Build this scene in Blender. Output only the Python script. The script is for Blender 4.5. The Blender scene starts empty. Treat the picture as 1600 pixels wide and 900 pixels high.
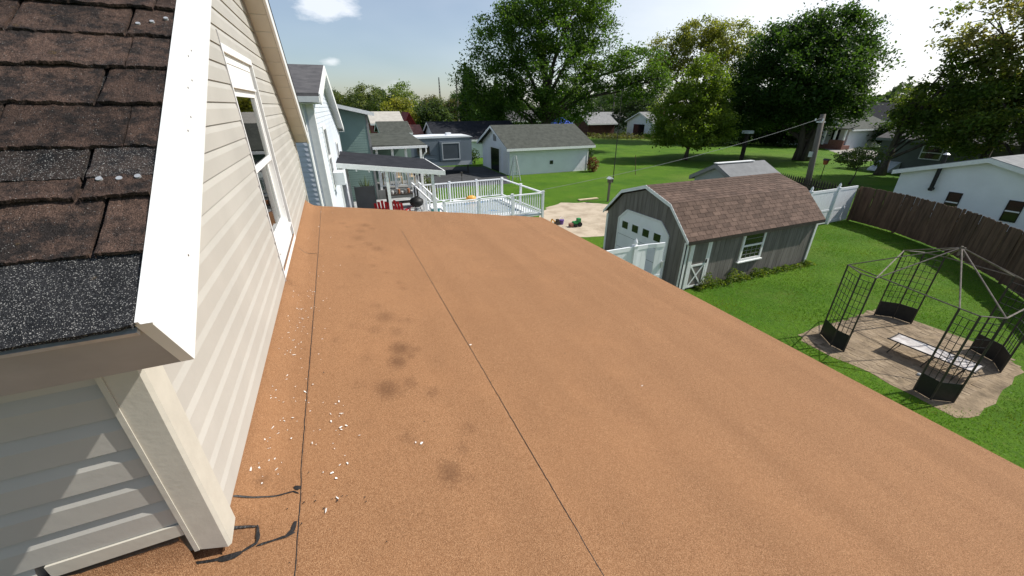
import bpy, math, random
import numpy as np
from mathutils import Vector, Matrix, noise as mnoise
random.seed(7); rng = np.random.default_rng(7)
SC = bpy.context.scene; COL = SC.collection
R = math.radians

# ------------------------------------------------------------------ camera, sky, sun, exposure
CAMH = 5.4
PITCH, YAW = R(25.41), R(23.37)
cam_d = bpy.data.cameras.new('camera'); cam = bpy.data.objects.new('camera', cam_d); COL.objects.link(cam)
cam_d.sensor_width = 36.0; cam_d.lens = 13.5; cam_d.clip_start = 0.05; cam_d.clip_end = 3000
fw = Vector((math.sin(YAW)*math.cos(PITCH), math.cos(YAW)*math.cos(PITCH), -math.sin(PITCH)))
rt = Vector((math.cos(YAW), -math.sin(YAW), 0)); up = rt.cross(fw)
mw = Matrix((rt, up, -fw)).transposed().to_4x4(); mw.translation = (0, 0, CAMH); cam.matrix_world = mw
SC.camera = cam
SUN_AZ, SUN_EL = R(102), R(46)                       # clockwise from +Y
sd = bpy.data.lights.new('sun', 'SUN'); sd.energy = 5.0; sd.angle = R(0.5); sd.color = (1, .965, .90)
sun = bpy.data.objects.new('sun', sd); COL.objects.link(sun)
sv = Vector((math.sin(SUN_AZ)*math.cos(SUN_EL), math.cos(SUN_AZ)*math.cos(SUN_EL), math.sin(SUN_EL)))
sun.rotation_euler = sv.to_track_quat('Z', 'Y').to_euler(); sun.location = (20, 0, 30)
SC.view_settings.view_transform = 'Standard'; SC.view_settings.look = 'None'
SC.view_settings.exposure = 0.12; SC.view_settings.gamma = 1; SC.view_settings.use_curve_mapping = False

def N(nt, typ, **kw):
    n = nt.nodes.new(typ)
    for k, v in kw.items():
        setattr(n, k, v)
    return n
def mathn(nt, op, a, b=None, c=None):
    n = nt.nodes.new('ShaderNodeMath'); n.operation = op
    for i, x in enumerate((a, b, c)):
        if x is None: continue
        if isinstance(x, (int, float)): n.inputs[i].default_value = x
        else: nt.links.new(x, n.inputs[i])
    return n.outputs[0]
def mixc(nt, f, a, b, mode='MIX'):
    n = nt.nodes.new('ShaderNodeMix'); n.data_type = 'RGBA'; n.blend_type = mode
    for i, x in ((0, f), (6, a), (7, b)):
        if isinstance(x, (int, float)): n.inputs[i].default_value = x
        elif isinstance(x, tuple): n.inputs[i].default_value = (*x[:3], 1)
        else: nt.links.new(x, n.inputs[i])
    return n.outputs[2]
def ramp(nt, x, lo, hi, a=0., b=1.):
    n = nt.nodes.new('ShaderNodeMapRange'); n.inputs[1].default_value = lo; n.inputs[2].default_value = hi
    n.inputs[3].default_value = a; n.inputs[4].default_value = b
    nt.links.new(x, n.inputs[0]); return n.outputs[0]
def noisen(nt, vec, scale, detail=3., rough=.55):
    n = nt.nodes.new('ShaderNodeTexNoise'); n.inputs['Scale'].default_value = scale
    n.inputs['Detail'].default_value = detail; n.inputs['Roughness'].default_value = rough
    if vec is not None: nt.links.new(vec, n.inputs['Vector'])
    return n.outputs['Fac']

W = bpy.data.worlds.new('World'); SC.world = W; W.use_nodes = True
nt = W.node_tree; bg = nt.nodes['Background']; bg.inputs[1].default_value = 0.108
sky = N(nt, 'ShaderNodeTexSky'); sky.sky_type = 'NISHITA'; sky.sun_disc = False
sky.sun_elevation = SUN_EL; sky.sun_rotation = SUN_AZ; sky.air_density = 1.0; sky.dust_density = 1.0; sky.ozone_density = 2.0; sky.altitude = 200
tc = N(nt, 'ShaderNodeTexCoord')
mp = N(nt, 'ShaderNodeMapping'); mp.inputs['Scale'].default_value = (1, 1, 2.6); nt.links.new(tc.outputs['Generated'], mp.inputs[0])
c1 = noisen(nt, mp.outputs[0], 2.6, 6, .58)
cl = ramp(nt, c1, .53, .72)
thin = ramp(nt, noisen(nt, mp.outputs[0], 1.1, 4, .6), .38, .78, .0, .24)
cl2 = mathn(nt, 'MAXIMUM', mathn(nt, 'MULTIPLY', cl, .75), thin)
sk = mixc(nt, cl2, sky.outputs[0], (9.5, 9.7, 10.2))
nrmz = N(nt, 'ShaderNodeVectorMath'); nrmz.operation = 'NORMALIZE'; nt.links.new(tc.outputs['Generated'], nrmz.inputs[0])
puff_noise = noisen(nt, mp.outputs[0], 16, 5, .6)
for cd, cr_, ca in (((.03, .985, .178), .072, .55), ((.020, .996, .083), .022, .45)):
    sb = N(nt, 'ShaderNodeVectorMath'); sb.operation = 'SUBTRACT'; nt.links.new(nrmz.outputs[0], sb.inputs[0]); sb.inputs[1].default_value = cd
    sc_ = N(nt, 'ShaderNodeVectorMath'); sc_.operation = 'MULTIPLY'; nt.links.new(sb.outputs[0], sc_.inputs[0]); sc_.inputs[1].default_value = (1, 1, 2.4)
    ln_ = N(nt, 'ShaderNodeVectorMath'); ln_.operation = 'LENGTH'; nt.links.new(sc_.outputs[0], ln_.inputs[0])
    dd = mathn(nt, 'ADD', ln_.outputs['Value'], mathn(nt, 'MULTIPLY', mathn(nt, 'SUBTRACT', puff_noise, .5), cr_*1.8))
    sk = mixc(nt, ramp(nt, dd, cr_*1.05, cr_*.45, 0, ca), sk, (11, 11.1, 11.4))
vl = N(nt, 'ShaderNodeVectorMath'); vl.operation = 'DISTANCE'; nt.links.new(nrmz.outputs[0], vl.inputs[0]); vl.inputs[1].default_value = (.93, .30, .20)
vd = mathn(nt, 'ADD', vl.outputs['Value'], mathn(nt, 'MULTIPLY', mathn(nt, 'SUBTRACT', c1, .5), .35))
veil = N(nt, 'ShaderNodeMapRange'); veil.interpolation_type = 'SMOOTHSTEP'
for i_, v_ in ((1, .95), (2, .22), (3, 0.), (4, .72)): veil.inputs[i_].default_value = v_
nt.links.new(vd, veil.inputs[0])
sk = mixc(nt, veil.outputs[0], sk, (11, 11.05, 11.1))
nt.links.new(sk, bg.inputs[0])

# ------------------------------------------------------------------ materials
def geo_vec(nt, stretch=None, local=False):
    if local:
        o = N(nt, 'ShaderNodeTexCoord').outputs['Object']
    else:
        o = N(nt, 'ShaderNodeNewGeometry').outputs['Position']
    if stretch:
        m = N(nt, 'ShaderNodeMapping'); m.inputs['Scale'].default_value = stretch; nt.links.new(o, m.inputs[0]); o = m.outputs[0]
    return o
def addbump(nt, b, h, dist, strength=1.):
    n = N(nt, 'ShaderNodeBump'); n.inputs['Strength'].default_value = strength; n.inputs['Distance'].default_value = dist
    nt.links.new(h, n.inputs['Height']); nt.links.new(n.outputs[0], b.inputs['Normal'])
def mat(name, col, rough=.75, col2=None, sc=4., var=.18, bump=0, bsc=80., objvar=0., stretch=None, metal=0., spec=.35, lo=.35, hi=.65, detail=4.):
    m = bpy.data.materials.new(name); m.use_nodes = True; nt = m.node_tree; b = nt.nodes['Principled BSDF']
    v = geo_vec(nt, stretch)
    if col2 is None:
        a = tuple(c*(1-var) for c in col); c2 = tuple(min(1, c*(1+var)) for c in col)
    else: a, c2 = col, col2
    f = ramp(nt, noisen(nt, v, sc, detail, .6), lo, hi)
    c = mixc(nt, f, a, c2)
    if objvar:
        oi = N(nt, 'ShaderNodeObjectInfo')
        h = N(nt, 'ShaderNodeHueSaturation'); nt.links.new(c, h.inputs['Color'])
        nt.links.new(ramp(nt, oi.outputs['Random'], 0, 1, 1-objvar, 1+objvar), h.inputs['Value']); c = h.outputs[0]
    nt.links.new(c, b.inputs['Base Color']); b.inputs['Roughness'].default_value = rough
    b.inputs['Metallic'].default_value = metal; b.inputs['Specular IOR Level'].default_value = spec
    if bump: addbump(nt, b, noisen(nt, v, bsc, 3, .6), bump)
    return m

def granule_mat(name, base, light, dark, gsc, big, bigamt, objvar=0, stain=False, sparkle=0., bump=.0016):
    """mineral granules: cells of random tone, slow patchiness, optional stain attribute"""
    m = bpy.data.materials.new(name); m.use_nodes = True; nt = m.node_tree; b = nt.nodes['Principled BSDF']
    v = geo_vec(nt)
    vo = N(nt, 'ShaderNodeTexVoronoi'); vo.inputs['Scale'].default_value = gsc; nt.links.new(v, vo.inputs['Vector'])
    sep = N(nt, 'ShaderNodeSeparateColor'); nt.links.new(vo.outputs['Color'], sep.inputs[0])
    r = sep.outputs[0]
    c = mixc(nt, ramp(nt, r, .0, .55), dark, base)
    c = mixc(nt, ramp(nt, r, .62, 1.), c, light)
    n1 = noisen(nt, v, big, 5, .6); n2 = noisen(nt, v, big*7, 4, .6)
    c = mixc(nt, ramp(nt, n1, .35, .68, 0, bigamt), c, tuple(x*.62 for x in base))
    c = mixc(nt, ramp(nt, n2, .5, .75, 0, bigamt*.5), c, tuple(x*.75 for x in base))
    vs_ = geo_vec(nt, (2.6, .22, 1))
    if stain:
        c = mixc(nt, ramp(nt, noisen(nt, vs_, 1.6, 5, .65), .42, .66, 0, .22), c, tuple(x*.66 for x in base))
        c = mixc(nt, ramp(nt, noisen(nt, v, 1.7, 4, .6), .50, .70, 0, .18), c, tuple(min(1, x*1.35) for x in base))
        at = N(nt, 'ShaderNodeAttribute'); at.attribute_name = 'stain'
        s2 = noisen(nt, v, 95, 6, .75)
        f = ramp(nt, mathn(nt, 'ADD', at.outputs['Fac'], mathn(nt, 'MULTIPLY', mathn(nt, 'SUBTRACT', s2, .5), 2.1)), .22, .95, 0, .85)
        f = mathn(nt, 'MULTIPLY', f, ramp(nt, at.outputs['Fac'], .03, .16))
        c = mixc(nt, mathn(nt, 'MINIMUM', f, .85), c, (.135, .066, .032))
    if objvar:
        oi = N(nt, 'ShaderNodeObjectInfo')
        h = N(nt, 'ShaderNodeHueSaturation'); nt.links.new(c, h.inputs['Color'])
        nt.links.new(ramp(nt, oi.outputs['Random'], 0, 1, 1-objvar, 1+objvar), h.inputs['Value']); c = h.outputs[0]
    if sparkle:
        c = mixc(nt, ramp(nt, sep.outputs[1], 1-sparkle, 1-sparkle+.01), c, (.42, .42, .42))
    nt.links.new(c, b.inputs['Base Color']); b.inputs['Roughness'].default_value = .9; b.inputs['Specular IOR Level'].default_value = .2
    addbump(nt, b, vo.outputs['Distance'], bump, .7)
    return m

M = {}
M['rollroof'] = granule_mat('roll_roofing', (.300, .150, .070), (.455, .265, .142), (.15, .070, .032), 560, .9, .16, stain=True)
def shingle_mat(name, brown, black, bias, sparkle):
    m = bpy.data.materials.new(name); m.use_nodes = True; nt = m.node_tree; b = nt.nodes['Principled BSDF']
    v = geo_vec(nt)
    vo = N(nt, 'ShaderNodeTexVoronoi'); vo.inputs['Scale'].default_value = 800; nt.links.new(v, vo.inputs['Vector'])
    sep = N(nt, 'ShaderNodeSeparateColor'); nt.links.new(vo.outputs['Color'], sep.inputs[0])
    gr = ramp(nt, sep.outputs[0], 0, 1, .45, 1.6)
    worn = ramp(nt, noisen(nt, v, 13, 8, .78), .5-bias, .64-bias)
    c = mixc(nt, worn, brown, black)
    moss = ramp(nt, noisen(nt, v, 27, 3, .5), .70, .78, 0, .6)
    c = mixc(nt, moss, c, (.12, .075, .02))
    oi = N(nt, 'ShaderNodeObjectInfo')
    h = N(nt, 'ShaderNodeHueSaturation'); nt.links.new(c, h.inputs['Color'])
    nt.links.new(mathn(nt, 'MULTIPLY', gr, ramp(nt, oi.outputs['Random'], 0, 1, .75, 1.25)), h.inputs['Value']); c = h.outputs[0]
    c = mixc(nt, ramp(nt, sep.outputs[1], 1-sparkle, 1-sparkle+.01), c, (.34, .33, .31))
    nt.links.new(c, b.inputs['Base Color']); b.inputs['Roughness'].default_value = .92; b.inputs['Specular IOR Level'].default_value = .2
    hh = mathn(nt, 'ADD', mathn(nt, 'MULTIPLY', vo.outputs['Distance'], .25), mathn(nt, 'MULTIPLY', noisen(nt, v, 55, 5, .75), 2.0))
    addbump(nt, b, hh, .008, 1.)
    return m
M['shingle_brown'] = shingle_mat('worn_shingle', (.105, .066, .050), (.026, .021, .019), .06, .012)
M['shingle_dark'] = shingle_mat('fresh_shingle', (.026, .026, .028), (.014, .015, .017), .0, .10)
M['shingle_mixed'] = shingle_mat('mixed_shingle', (.060, .046, .040), (.018, .0175, .019), .06, .07)
M['shed_shingle'] = mat('shed_shingle', (.094, .061, .046), .9, col2=(.142, .094, .071), sc=5, objvar=.22, bump=.004, bsc=160, spec=.2)
M['grey_shingle'] = mat('grey_shingle', (.058, .062, .052), .9, col2=(.088, .092, .078), sc=3, bump=.01, bsc=30, spec=.2)
M['dark_shingle'] = mat('dark_shingle', (.014, .015, .019), .9, col2=(.028, .029, .034), sc=3, bump=.01, bsc=30, spec=.2)
M['pale_shingle'] = mat('pale_shingle', (.20, .20, .20), .9, col2=(.28, .28, .275), sc=3, spec=.2)
M['slate_shingle'] = mat('slate_shingle', (.075, .072, .075), .9, col2=(.12, .115, .115), sc=4, stretch=(1, 1, .3), spec=.2)
M['beige_vinyl'] = mat('beige_vinyl', (.455, .434, .393), .5, var=.05, sc=2.0, stretch=(1, 1, 1), bump=.0008, bsc=25, objvar=.03)
M['trim_cream'] = mat('trim_cream', (.52, .49, .42), .5, var=.05, sc=12, bump=.0006, bsc=60)
M['white_alu'] = mat('white_aluminium', (.80, .80, .79), .4, col2=(.74, .74, .73), sc=9, bump=.0005, bsc=25)
M['taupe_and_shade_alu'] = mat('taupe_and_shade_aluminium', (.36, .35, .355), .5, var=.07, sc=9)
M['soffit'] = mat('soffit_vinyl', (.58, .55, .49), .55, var=.05, sc=3, objvar=.03)
M['white_paint'] = mat('white_paint', (.78, .78, .76), .55, var=.05, sc=8)
M['peel_paint'] = mat('peeling_paint', (.80, .80, .78), .6, col2=(.50, .46, .40), sc=30, lo=.66, hi=.74, bump=.0006, bsc=40)
M['white_vinyl'] = mat('white_vinyl', (.82, .83, .84), .4, var=.03, sc=3, objvar=.02)
M['white_siding'] = mat('white_siding', (.79, .80, .81), .55, var=.04, sc=1.2)
M['blue_siding'] = mat('grey_white_siding', (.62, .66, .72), .55, var=.05, sc=1.2)
M['white_old'] = mat('old_white_boards', (.72, .74, .75), .7, col2=(.52, .53, .53), sc=3, lo=.55, hi=.75, stretch=(1, 1, .3))
M['green_siding'] = mat('green_siding', (.185, .265, .235), .6, var=.07, sc=1.5)
M['shed_board'] = mat('shed_board', (.135, .120, .105), .8, col2=(.205, .185, .165), sc=7, stretch=(1, 1, .12), objvar=.10, bump=.003, bsc=18)
M['picket_brown'] = mat('brown_picket', (.080, .046, .030), .85, col2=(.145, .088, .058), sc=9, stretch=(1, 1, .15), objvar=.22, bump=.003, bsc=30)
M['picket_dark'] = mat('dark_picket', (.035, .027, .022), .9, col2=(.06, .046, .038), sc=9, objvar=.25)
M['pole_wood'] = mat('pole_wood', (.115, .098, .082), .9, col2=(.175, .15, .125), sc=10, stretch=(1, 1, .1), bump=.004, bsc=30)
M['bark'] = mat('bark', (.055, .042, .034), .95, col2=(.11, .088, .07), sc=5, stretch=(1, 1, .25), bump=.03, bsc=9)
M['black_metal'] = mat('black_metal', (.012, .012, .012), .55, var=.3, sc=14, spec=.4)
M['dark_metal'] = mat('dark_bronze_metal', (.045, .038, .032), .5, var=.25, sc=12)
M['worn_tube'] = mat('worn_bronze_tube', (.20, .165, .13), .5, col2=(.10, .08, .065), sc=9)
M['tar'] = mat('tar', (.010, .010, .011), .45, col2=(.022, .02, .019), sc=50, bump=.003, bsc=120, spec=.4)
M['chip'] = mat('paint_flake', (.78, .77, .74), .6, var=.08, sc=60)
M['galv'] = mat('galvanised', (.52, .53, .54), .45, var=.1, sc=60, metal=.5)
M['sand'] = mat('sand', (.52, .43, .32), .95, col2=(.34, .27, .19), sc=1.3, lo=.42, hi=.72, bump=.03, bsc=12)
M['sand_dirt'] = mat('sandy_dirt', (.29, .215, .135), .95, col2=(.13, .095, .058), sc=2.6, lo=.40, hi=.68, bump=.03, bsc=14)
M['paver'] = mat('paver', (.33, .25, .165), .95, col2=(.155, .112, .07), sc=2.2, bump=.008, bsc=30, detail=6)
M['asphalt'] = mat('asphalt', (.045, .046, .048), .95, col2=(.07, .07, .07), sc=2, bump=.01, bsc=60)
M['gravel'] = mat('gravel', (.40, .37, .33), .95, col2=(.25, .23, .20), sc=3, bump=.02, bsc=20)
M['concrete'] = mat('concrete', (.38, .38, .37), .9, var=.15, sc=2)
M['red_plastic'] = mat('red_plastic', (.50, .018, .022), .4, var=.1, sc=6)
M['red_paint'] = mat('red_paint', (.20, .028, .028), .8, var=.25, sc=3)
M['red_paint2'] = mat('feeder_red', (.36, .09, .03), .6)
M['red_dark'] = mat('old_red_boards', (.085, .032, .028), .85, var=.3, sc=2)
M['rust_roof'] = mat('rust_roof', (.22, .085, .06), .85, col2=(.30, .14, .11), sc=3)
M['mid_roof'] = mat('dull_metal_roof', (.10, .105, .11), .7, col2=(.14, .145, .15), sc=3)
M['tan_roof'] = mat('tan_metal_roof', (.50, .47, .41), .7, col2=(.42, .39, .34), sc=2, stretch=(1, 1, 1))
M['brick'] = mat('brick', (.16, .07, .05), .9, col2=(.22, .11, .085), sc=8)
M['rv_grey'] = mat('rv_grey_side', (.145, .17, .20), .35, var=.08, sc=.6, spec=.5)
M['rv_dark'] = mat('rv_dark_stripe', (.06, .07, .085), .35, var=.1, sc=1)
M['rv_light'] = mat('rv_light_stripe', (.40, .42, .44), .35, var=.05, sc=1)
M['rubber'] = mat('rubber', (.014, .014, .015), .85, var=.2, sc=20)
M['olive_wall'] = mat('grey_green_wall', (.135, .145, .125), .8, var=.1, sc=1.2)
M['green_plastic'] = mat('green_plastic', (.03, .26, .07), .4, var=.08, sc=20)
M['purple_plastic'] = mat('purple_plastic', (.15, .08, .30), .4, var=.08, sc=20)
M['orange_plastic'] = mat('orange_plastic', (.75, .36, .06), .4, var=.08, sc=9)
M['teal_plastic'] = mat('teal_plastic', (.03, .28, .27), .4, var=.08, sc=9)
M['blue_tarp'] = mat('blue_tarp', (.015, .06, .42), .5, var=.15, sc=4)
M['terracotta'] = mat('terracotta', (.42, .17, .08), .8, var=.15, sc=9)
M['grey_panel'] = mat('grey_panel', (.22, .22, .215), .7, var=.07, sc=2)
M['mesh_fabric'] = mat('white_mesh_fabric', (.56, .53, .50), .8, col2=(.34, .30, .28), sc=7)
M['grey_house'] = mat('grey_house_wall', (.33, .36, .38), .8, var=.08, sc=1.5)
M['plank'] = mat('sawn_plank', (.62, .50, .32), .8, col2=(.50, .39, .25), sc=7)
M['wire_grey'] = mat('grey_cable', (.20,.21,.20), .7)
M['curtain'] = mat('curtain', (.62, .63, .62), .85, var=.15, sc=9, stretch=(1, 6, .1))
M['red_shrub'] = mat('red_shrub', (.16, .045, .03), .85, col2=(.09, .06, .03), sc=6)

def glass_mat(name, tint, rough=.05):
    m = bpy.data.materials.new(name); m.use_nodes = True; nt = m.node_tree; b = nt.nodes['Principled BSDF']
    v = geo_vec(nt)
    nt.links.new(mixc(nt, noisen(nt, v, 3, 2), tuple(c*.8 for c in tint), tint), b.inputs['Base Color'])
    b.inputs['Roughness'].default_value = rough; b.inputs['Specular IOR Level'].default_value = .8
    return m
M['glass_dark'] = glass_mat('dark_window_glass', (.012, .014, .016), .12)
m = bpy.data.materials.new('clear_window_glass'); m.use_nodes = True; nt = m.node_tree
for n in list(nt.nodes):
    if n.type == 'BSDF_PRINCIPLED': nt.nodes.remove(n)
tr = N(nt, 'ShaderNodeBsdfTransparent'); tr.inputs[0].default_value = (.86, .90, .88, 1)
gl = N(nt, 'ShaderNodeBsdfGlossy'); gl.inputs['Roughness'].default_value = .02
fr = N(nt, 'ShaderNodeFresnel'); fr.inputs[0].default_value = 1.6
mx = N(nt, 'ShaderNodeMixShader'); nt.links.new(fr.outputs[0], mx.inputs[0]); nt.links.new(tr.outputs[0], mx.inputs[1]); nt.links.new(gl.outputs[0], mx.inputs[2])
nt.links.new(mx.outputs[0], nt.nodes['Material Output'].inputs[0]); M['glass'] = m
m = bpy.data.materials.new('pool_water'); m.use_nodes = True; nt = m.node_tree; b = nt.nodes['Principled BSDF']
v = geo_vec(nt)
nt.links.new(mixc(nt, ramp(nt, noisen(nt, v, 1.6, 3), .56, .68), (.42, .47, .50), (.08, .22, .42)), b.inputs['Base Color'])
b.inputs['Roughness'].default_value = .06; addbump(nt, b, noisen(nt, v, 6, 2), .03); M['pool'] = m

# lawn: one sheet to the horizon
m = bpy.data.materials.new('lawn'); m.use_nodes = True; nt = m.node_tree; b = nt.nodes['Principled BSDF']
v = geo_vec(nt)
c = mixc(nt, ramp(nt, noisen(nt, v, .35, 5, .6), .35, .65), (.060, .145, .006), (.112, .215, .010))
c = mixc(nt, ramp(nt, noisen(nt, v, 9, 5, .7), .38, .66, 0, .8), c, (.046, .105, .009))
c = mixc(nt, ramp(nt, noisen(nt, v, .07, 3, .5), .52, .72, 0, .55), c, (.17, .19, .05))
c = mixc(nt, ramp(nt, noisen(nt, v, .8, 6, .7), .56, .74, 0, .6), c, (.16, .175, .04))
c = mixc(nt, ramp(nt, noisen(nt, v, .23, 4, .6), .55, .70, 0, .5), c, (.035, .105, .008))
c = mixc(nt, ramp(nt, noisen(nt, v, 2.3, 5, .7), .66, .76, 0, .6), c, (.15, .12, .06))
nt.links.new(c, b.inputs['Base Color']); b.inputs['Roughness'].default_value = .9; b.inputs['Specular IOR Level'].default_value = .15
addbump(nt, b, noisen(nt, v, 38, 4, .7), .05, .8); M['lawn'] = m

def leaf_mat(name, transl=.35):
    m = bpy.data.materials.new(name); m.use_nodes = True; nt = m.node_tree
    b = nt.nodes['Principled BSDF']; at = N(nt, 'ShaderNodeAttribute'); at.attribute_name = 'tint'
    b.inputs['Roughness'].default_value = .55; b.inputs['Specular IOR Level'].default_value = .25
    nt.links.new(at.outputs['Color'], b.inputs['Base Color'])
    t = N(nt, 'ShaderNodeBsdfTranslucent')
    nt.links.new(mixc(nt, 1., at.outputs['Color'], (1.5, 1.55, .7), 'MULTIPLY'), t.inputs[0])
    mx = N(nt, 'ShaderNodeMixShader'); mx.inputs[0].default_value = transl
    nt.links.new(b.outputs[0], mx.inputs[1]); nt.links.new(t.outputs[0], mx.inputs[2])
    nt.links.new(mx.outputs[0], nt.nodes['Material Output'].inputs[0]); return m
M['leaf'] = leaf_mat('leaves', .48); M['blade'] = leaf_mat('grass_blades', .3)

# ------------------------------------------------------------------ mesh helpers
class MB:
    def __init__(s): s.v = []; s.f = []
    def add(s, vs, fs):
        o = len(s.v); s.v += [tuple(map(float, p)) for p in vs]; s.f += [tuple(i+o for i in f) for f in fs]; return s
    def box(s, x0, x1, y0, y1, z0, z1):
        return s.add([(x0,y0,z0),(x1,y0,z0),(x1,y1,z0),(x0,y1,z0),(x0,y0,z1),(x1,y0,z1),(x1,y1,z1),(x0,y1,z1)],
              [(0,3,2,1),(4,5,6,7),(0,1,5,4),(1,2,6,5),(2,3,7,6),(3,0,4,7)])
    def hexa(s, bottom, top):
        return s.add(list(bottom)+list(top), [(0,3,2,1),(4,5,6,7),(0,1,5,4),(1,2,6,5),(2,3,7,6),(3,0,4,7)])
    def prism(s, poly, vec):
        n = len(poly); vec = Vector(vec)
        a = [Vector(p) for p in poly]; b = [p+vec for p in a]
        return s.add(a+b, [tuple(range(n))[::-1], tuple(range(n, 2*n))]+[(i,(i+1)%n,n+(i+1)%n,n+i) for i in range(n)])
    def bar(s, p0, p1, w, h, upv=(0,0,1)):
        p0 = Vector(p0); p1 = Vector(p1); d = (p1-p0).normalized(); u = Vector(upv)
        if abs(d.dot(u)) > .98: u = Vector((0,1,0))
        sx = d.cross(u).normalized()*(w/2); sy = sx.cross(d).normalized()*(h/2)
        q = lambda p: [p-sx-sy, p+sx-sy, p+sx+sy, p-sx+sy]
        return s.hexa(q(p0), q(p1))
    def tube(s, pts, radii, n=8):
        pts = [Vector(p) for p in pts]
        if isinstance(radii, (int, float)): radii = [radii]*len(pts)
        rings = []
        for i, p in enumerate(pts):
            d = (pts[min(i+1, len(pts)-1)]-pts[max(i-1, 0)]).normalized()
            a = d.orthogonal().normalized() if abs(d.z) < .9 else d.cross(Vector((1,0,0))).normalized()
            b = d.cross(a)
            rings += [p+(a*math.cos(2*math.pi*k/n)+b*math.sin(2*math.pi*k/n))*radii[i] for k in range(n)]
        fs = [tuple(range(n))[::-1], tuple(range((len(pts)-1)*n, len(pts)*n))]
        for i in range(len(pts)-1):
            for k in range(n):
                fs.append((i*n+k, i*n+(k+1)%n, (i+1)*n+(k+1)%n, (i+1)*n+k))
        return s.add(rings, fs)
    def grid(s, P):
        nr, nc = len(P), len(P[0])
        return s.add([p for r in P for p in r], [(i*nc+j, i*nc+j+1, (i+1)*nc+j+1, (i+1)*nc+j) for i in range(nr-1) for j in range(nc-1)])
    def ellipsoid(s, c, r, nu=10, nv=6):
        P = []
        for i in range(nv+1):
            t = math.pi*i/nv
            P.append([(c[0]+r[0]*math.sin(t)*math.cos(2*math.pi*j/nu), c[1]+r[1]*math.sin(t)*math.sin(2*math.pi*j/nu), c[2]+r[2]*math.cos(t)) for j in range(nu+1)])
        return s.grid(P)
    def mesh(s, name, off=(0,0,0)):
        me = bpy.data.meshes.new(name); o = off
        me.from_pydata([(x-o[0], y-o[1], z-o[2]) for x, y, z in s.v], [], s.f); me.update(); return me

WP = {}
def thing(name, label, cat, loc=(0,0,0), group=None, rotz=0):
    o = bpy.data.objects.new(name, None); COL.objects.link(o); o.location = loc; o.rotation_euler = (0,0,rotz)
    o.empty_display_size = .2
    o['label'] = label; o['category'] = cat
    if group: o['group'] = group
    WP[o.name] = Vector(loc) if not rotz else Vector((0,0,0)); return o
def part(name, mb, m, parent, smooth=False, label=None, kind=None):
    off = WP[parent.name] if parent else Vector((0,0,0))
    me = mb.mesh(name, off) if isinstance(mb, MB) else mb
    if m: me.materials.append(M[m] if isinstance(m, str) else m)
    if smooth: me.polygons.foreach_set('use_smooth', [True]*len(me.polygons))
    o = bpy.data.objects.new(name, me); COL.objects.link(o)
    if parent: o.parent = parent
    WP[o.name] = off
    if label: o['label'] = label
    if kind: o['kind'] = kind
    return o
def inst(name, me, parent, loc, rot=(0,0,0), scale=None, label=None):
    o = bpy.data.objects.new(name, me); COL.objects.link(o); o.parent = parent
    o.location = Vector(loc)-WP[parent.name]; o.rotation_euler = rot
    if scale: o.scale = scale
    WP[o.name] = Vector(loc)
    if label: o['label'] = label
    return o
def single(name, mb, m, label, cat, group=None, smooth=False, kind=None):
    o = part(name, mb, m, None, smooth); 
    if label: o['label'] = label
    if cat: o['category'] = cat
    if group: o['group'] = group
    if kind: o['kind'] = kind
    return o
def shared(name, mb, m):
    me = mb.mesh(name); me.materials.append(M[m]); return me
def structure(name, mb, m, smooth=False):
    o = part(name, mb, m, None, smooth); o['kind'] = 'structure'; return o

# ------------------------------------------------------------------ ground
P = MB(); xs = [-1500, -200, -40, 0, 20, 60, 200, 1500]
P.grid([[(x, y, 0) for x in xs] for y in (-1500, -200, -20, 0, 20, 60, 200, 1500)])
structure('lawn', P, 'lawn')
def blob_patch(name, outline, z, m, jitter=.12, seed=0):
    random.seed(seed); pts = []
    n = len(outline)
    for i in range(n):
        a = Vector(outline[i]); b = Vector(outline[(i+1) % n]); L = (b-a).length; k = max(2, int(L/.35))
        for j in range(k):
            p = a.lerp(b, j/k); q = mnoise.noise(Vector((p.x*1.1, p.y*1.1, seed)))*jitter + random.uniform(-.3, .3)*jitter
            d = (b-a).normalized(); pts.append((p.x+d[1]*q, p.y-d[0]*q, z))
    return structure(name, MB().add(pts, [tuple(range(len(pts)))]), m)
blob_patch('sand_patch', [(8.6,16.2),(9.3,18.0),(10.6,19.7),(12.1,20.4),(13.6,20.0),(14.6,18.9),(13.9,16.6),(12.2,14.8),(10.6,13.9),(9.4,14.2)], .006, 'sand', .3, 3)
blob_patch('driveway', [(1.5,28.3),(11.9,27.6),(12.9,31.2),(12.9,37),(6,40),(-2,40),(-2,30)], .004, 'asphalt', .1, 4)
blob_patch('gravel_drive', [(55,24),(62,26.6),(66,31),(67,34),(63.5,36),(60.5,33),(56,29),(50,25)], .004, 'gravel', .5, 5)
blob_patch('bounce_damping_ground', [(-14,-9),(-.9,-9),(-.9,.9),(-1.2,10.5),(-8.3,10.8),(-14,10)], .004, 'asphalt', .1, 8)  # unseen dark ground, added to keep green bounce off the near wall
structure('road', MB().add([(70,-60,.008),(78,-60,.008),(84,110,.008),(76,110,.008)], [(0,1,2,3)]), 'concrete')
blob_patch('paver_bed', [(10.0,4.7),(10.5,4.92),(12,4.85),(13.4,4.9),(13.95,4.5),(14.0,3.4),(13.95,2.5),(13.3,1.85),(12,1.75),(10.5,1.6),(10.05,1.75),(10.0,2.4),(10.12,3.2),(10.0,3.9)], .005, 'sand_dirt', .13, 6)

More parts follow.
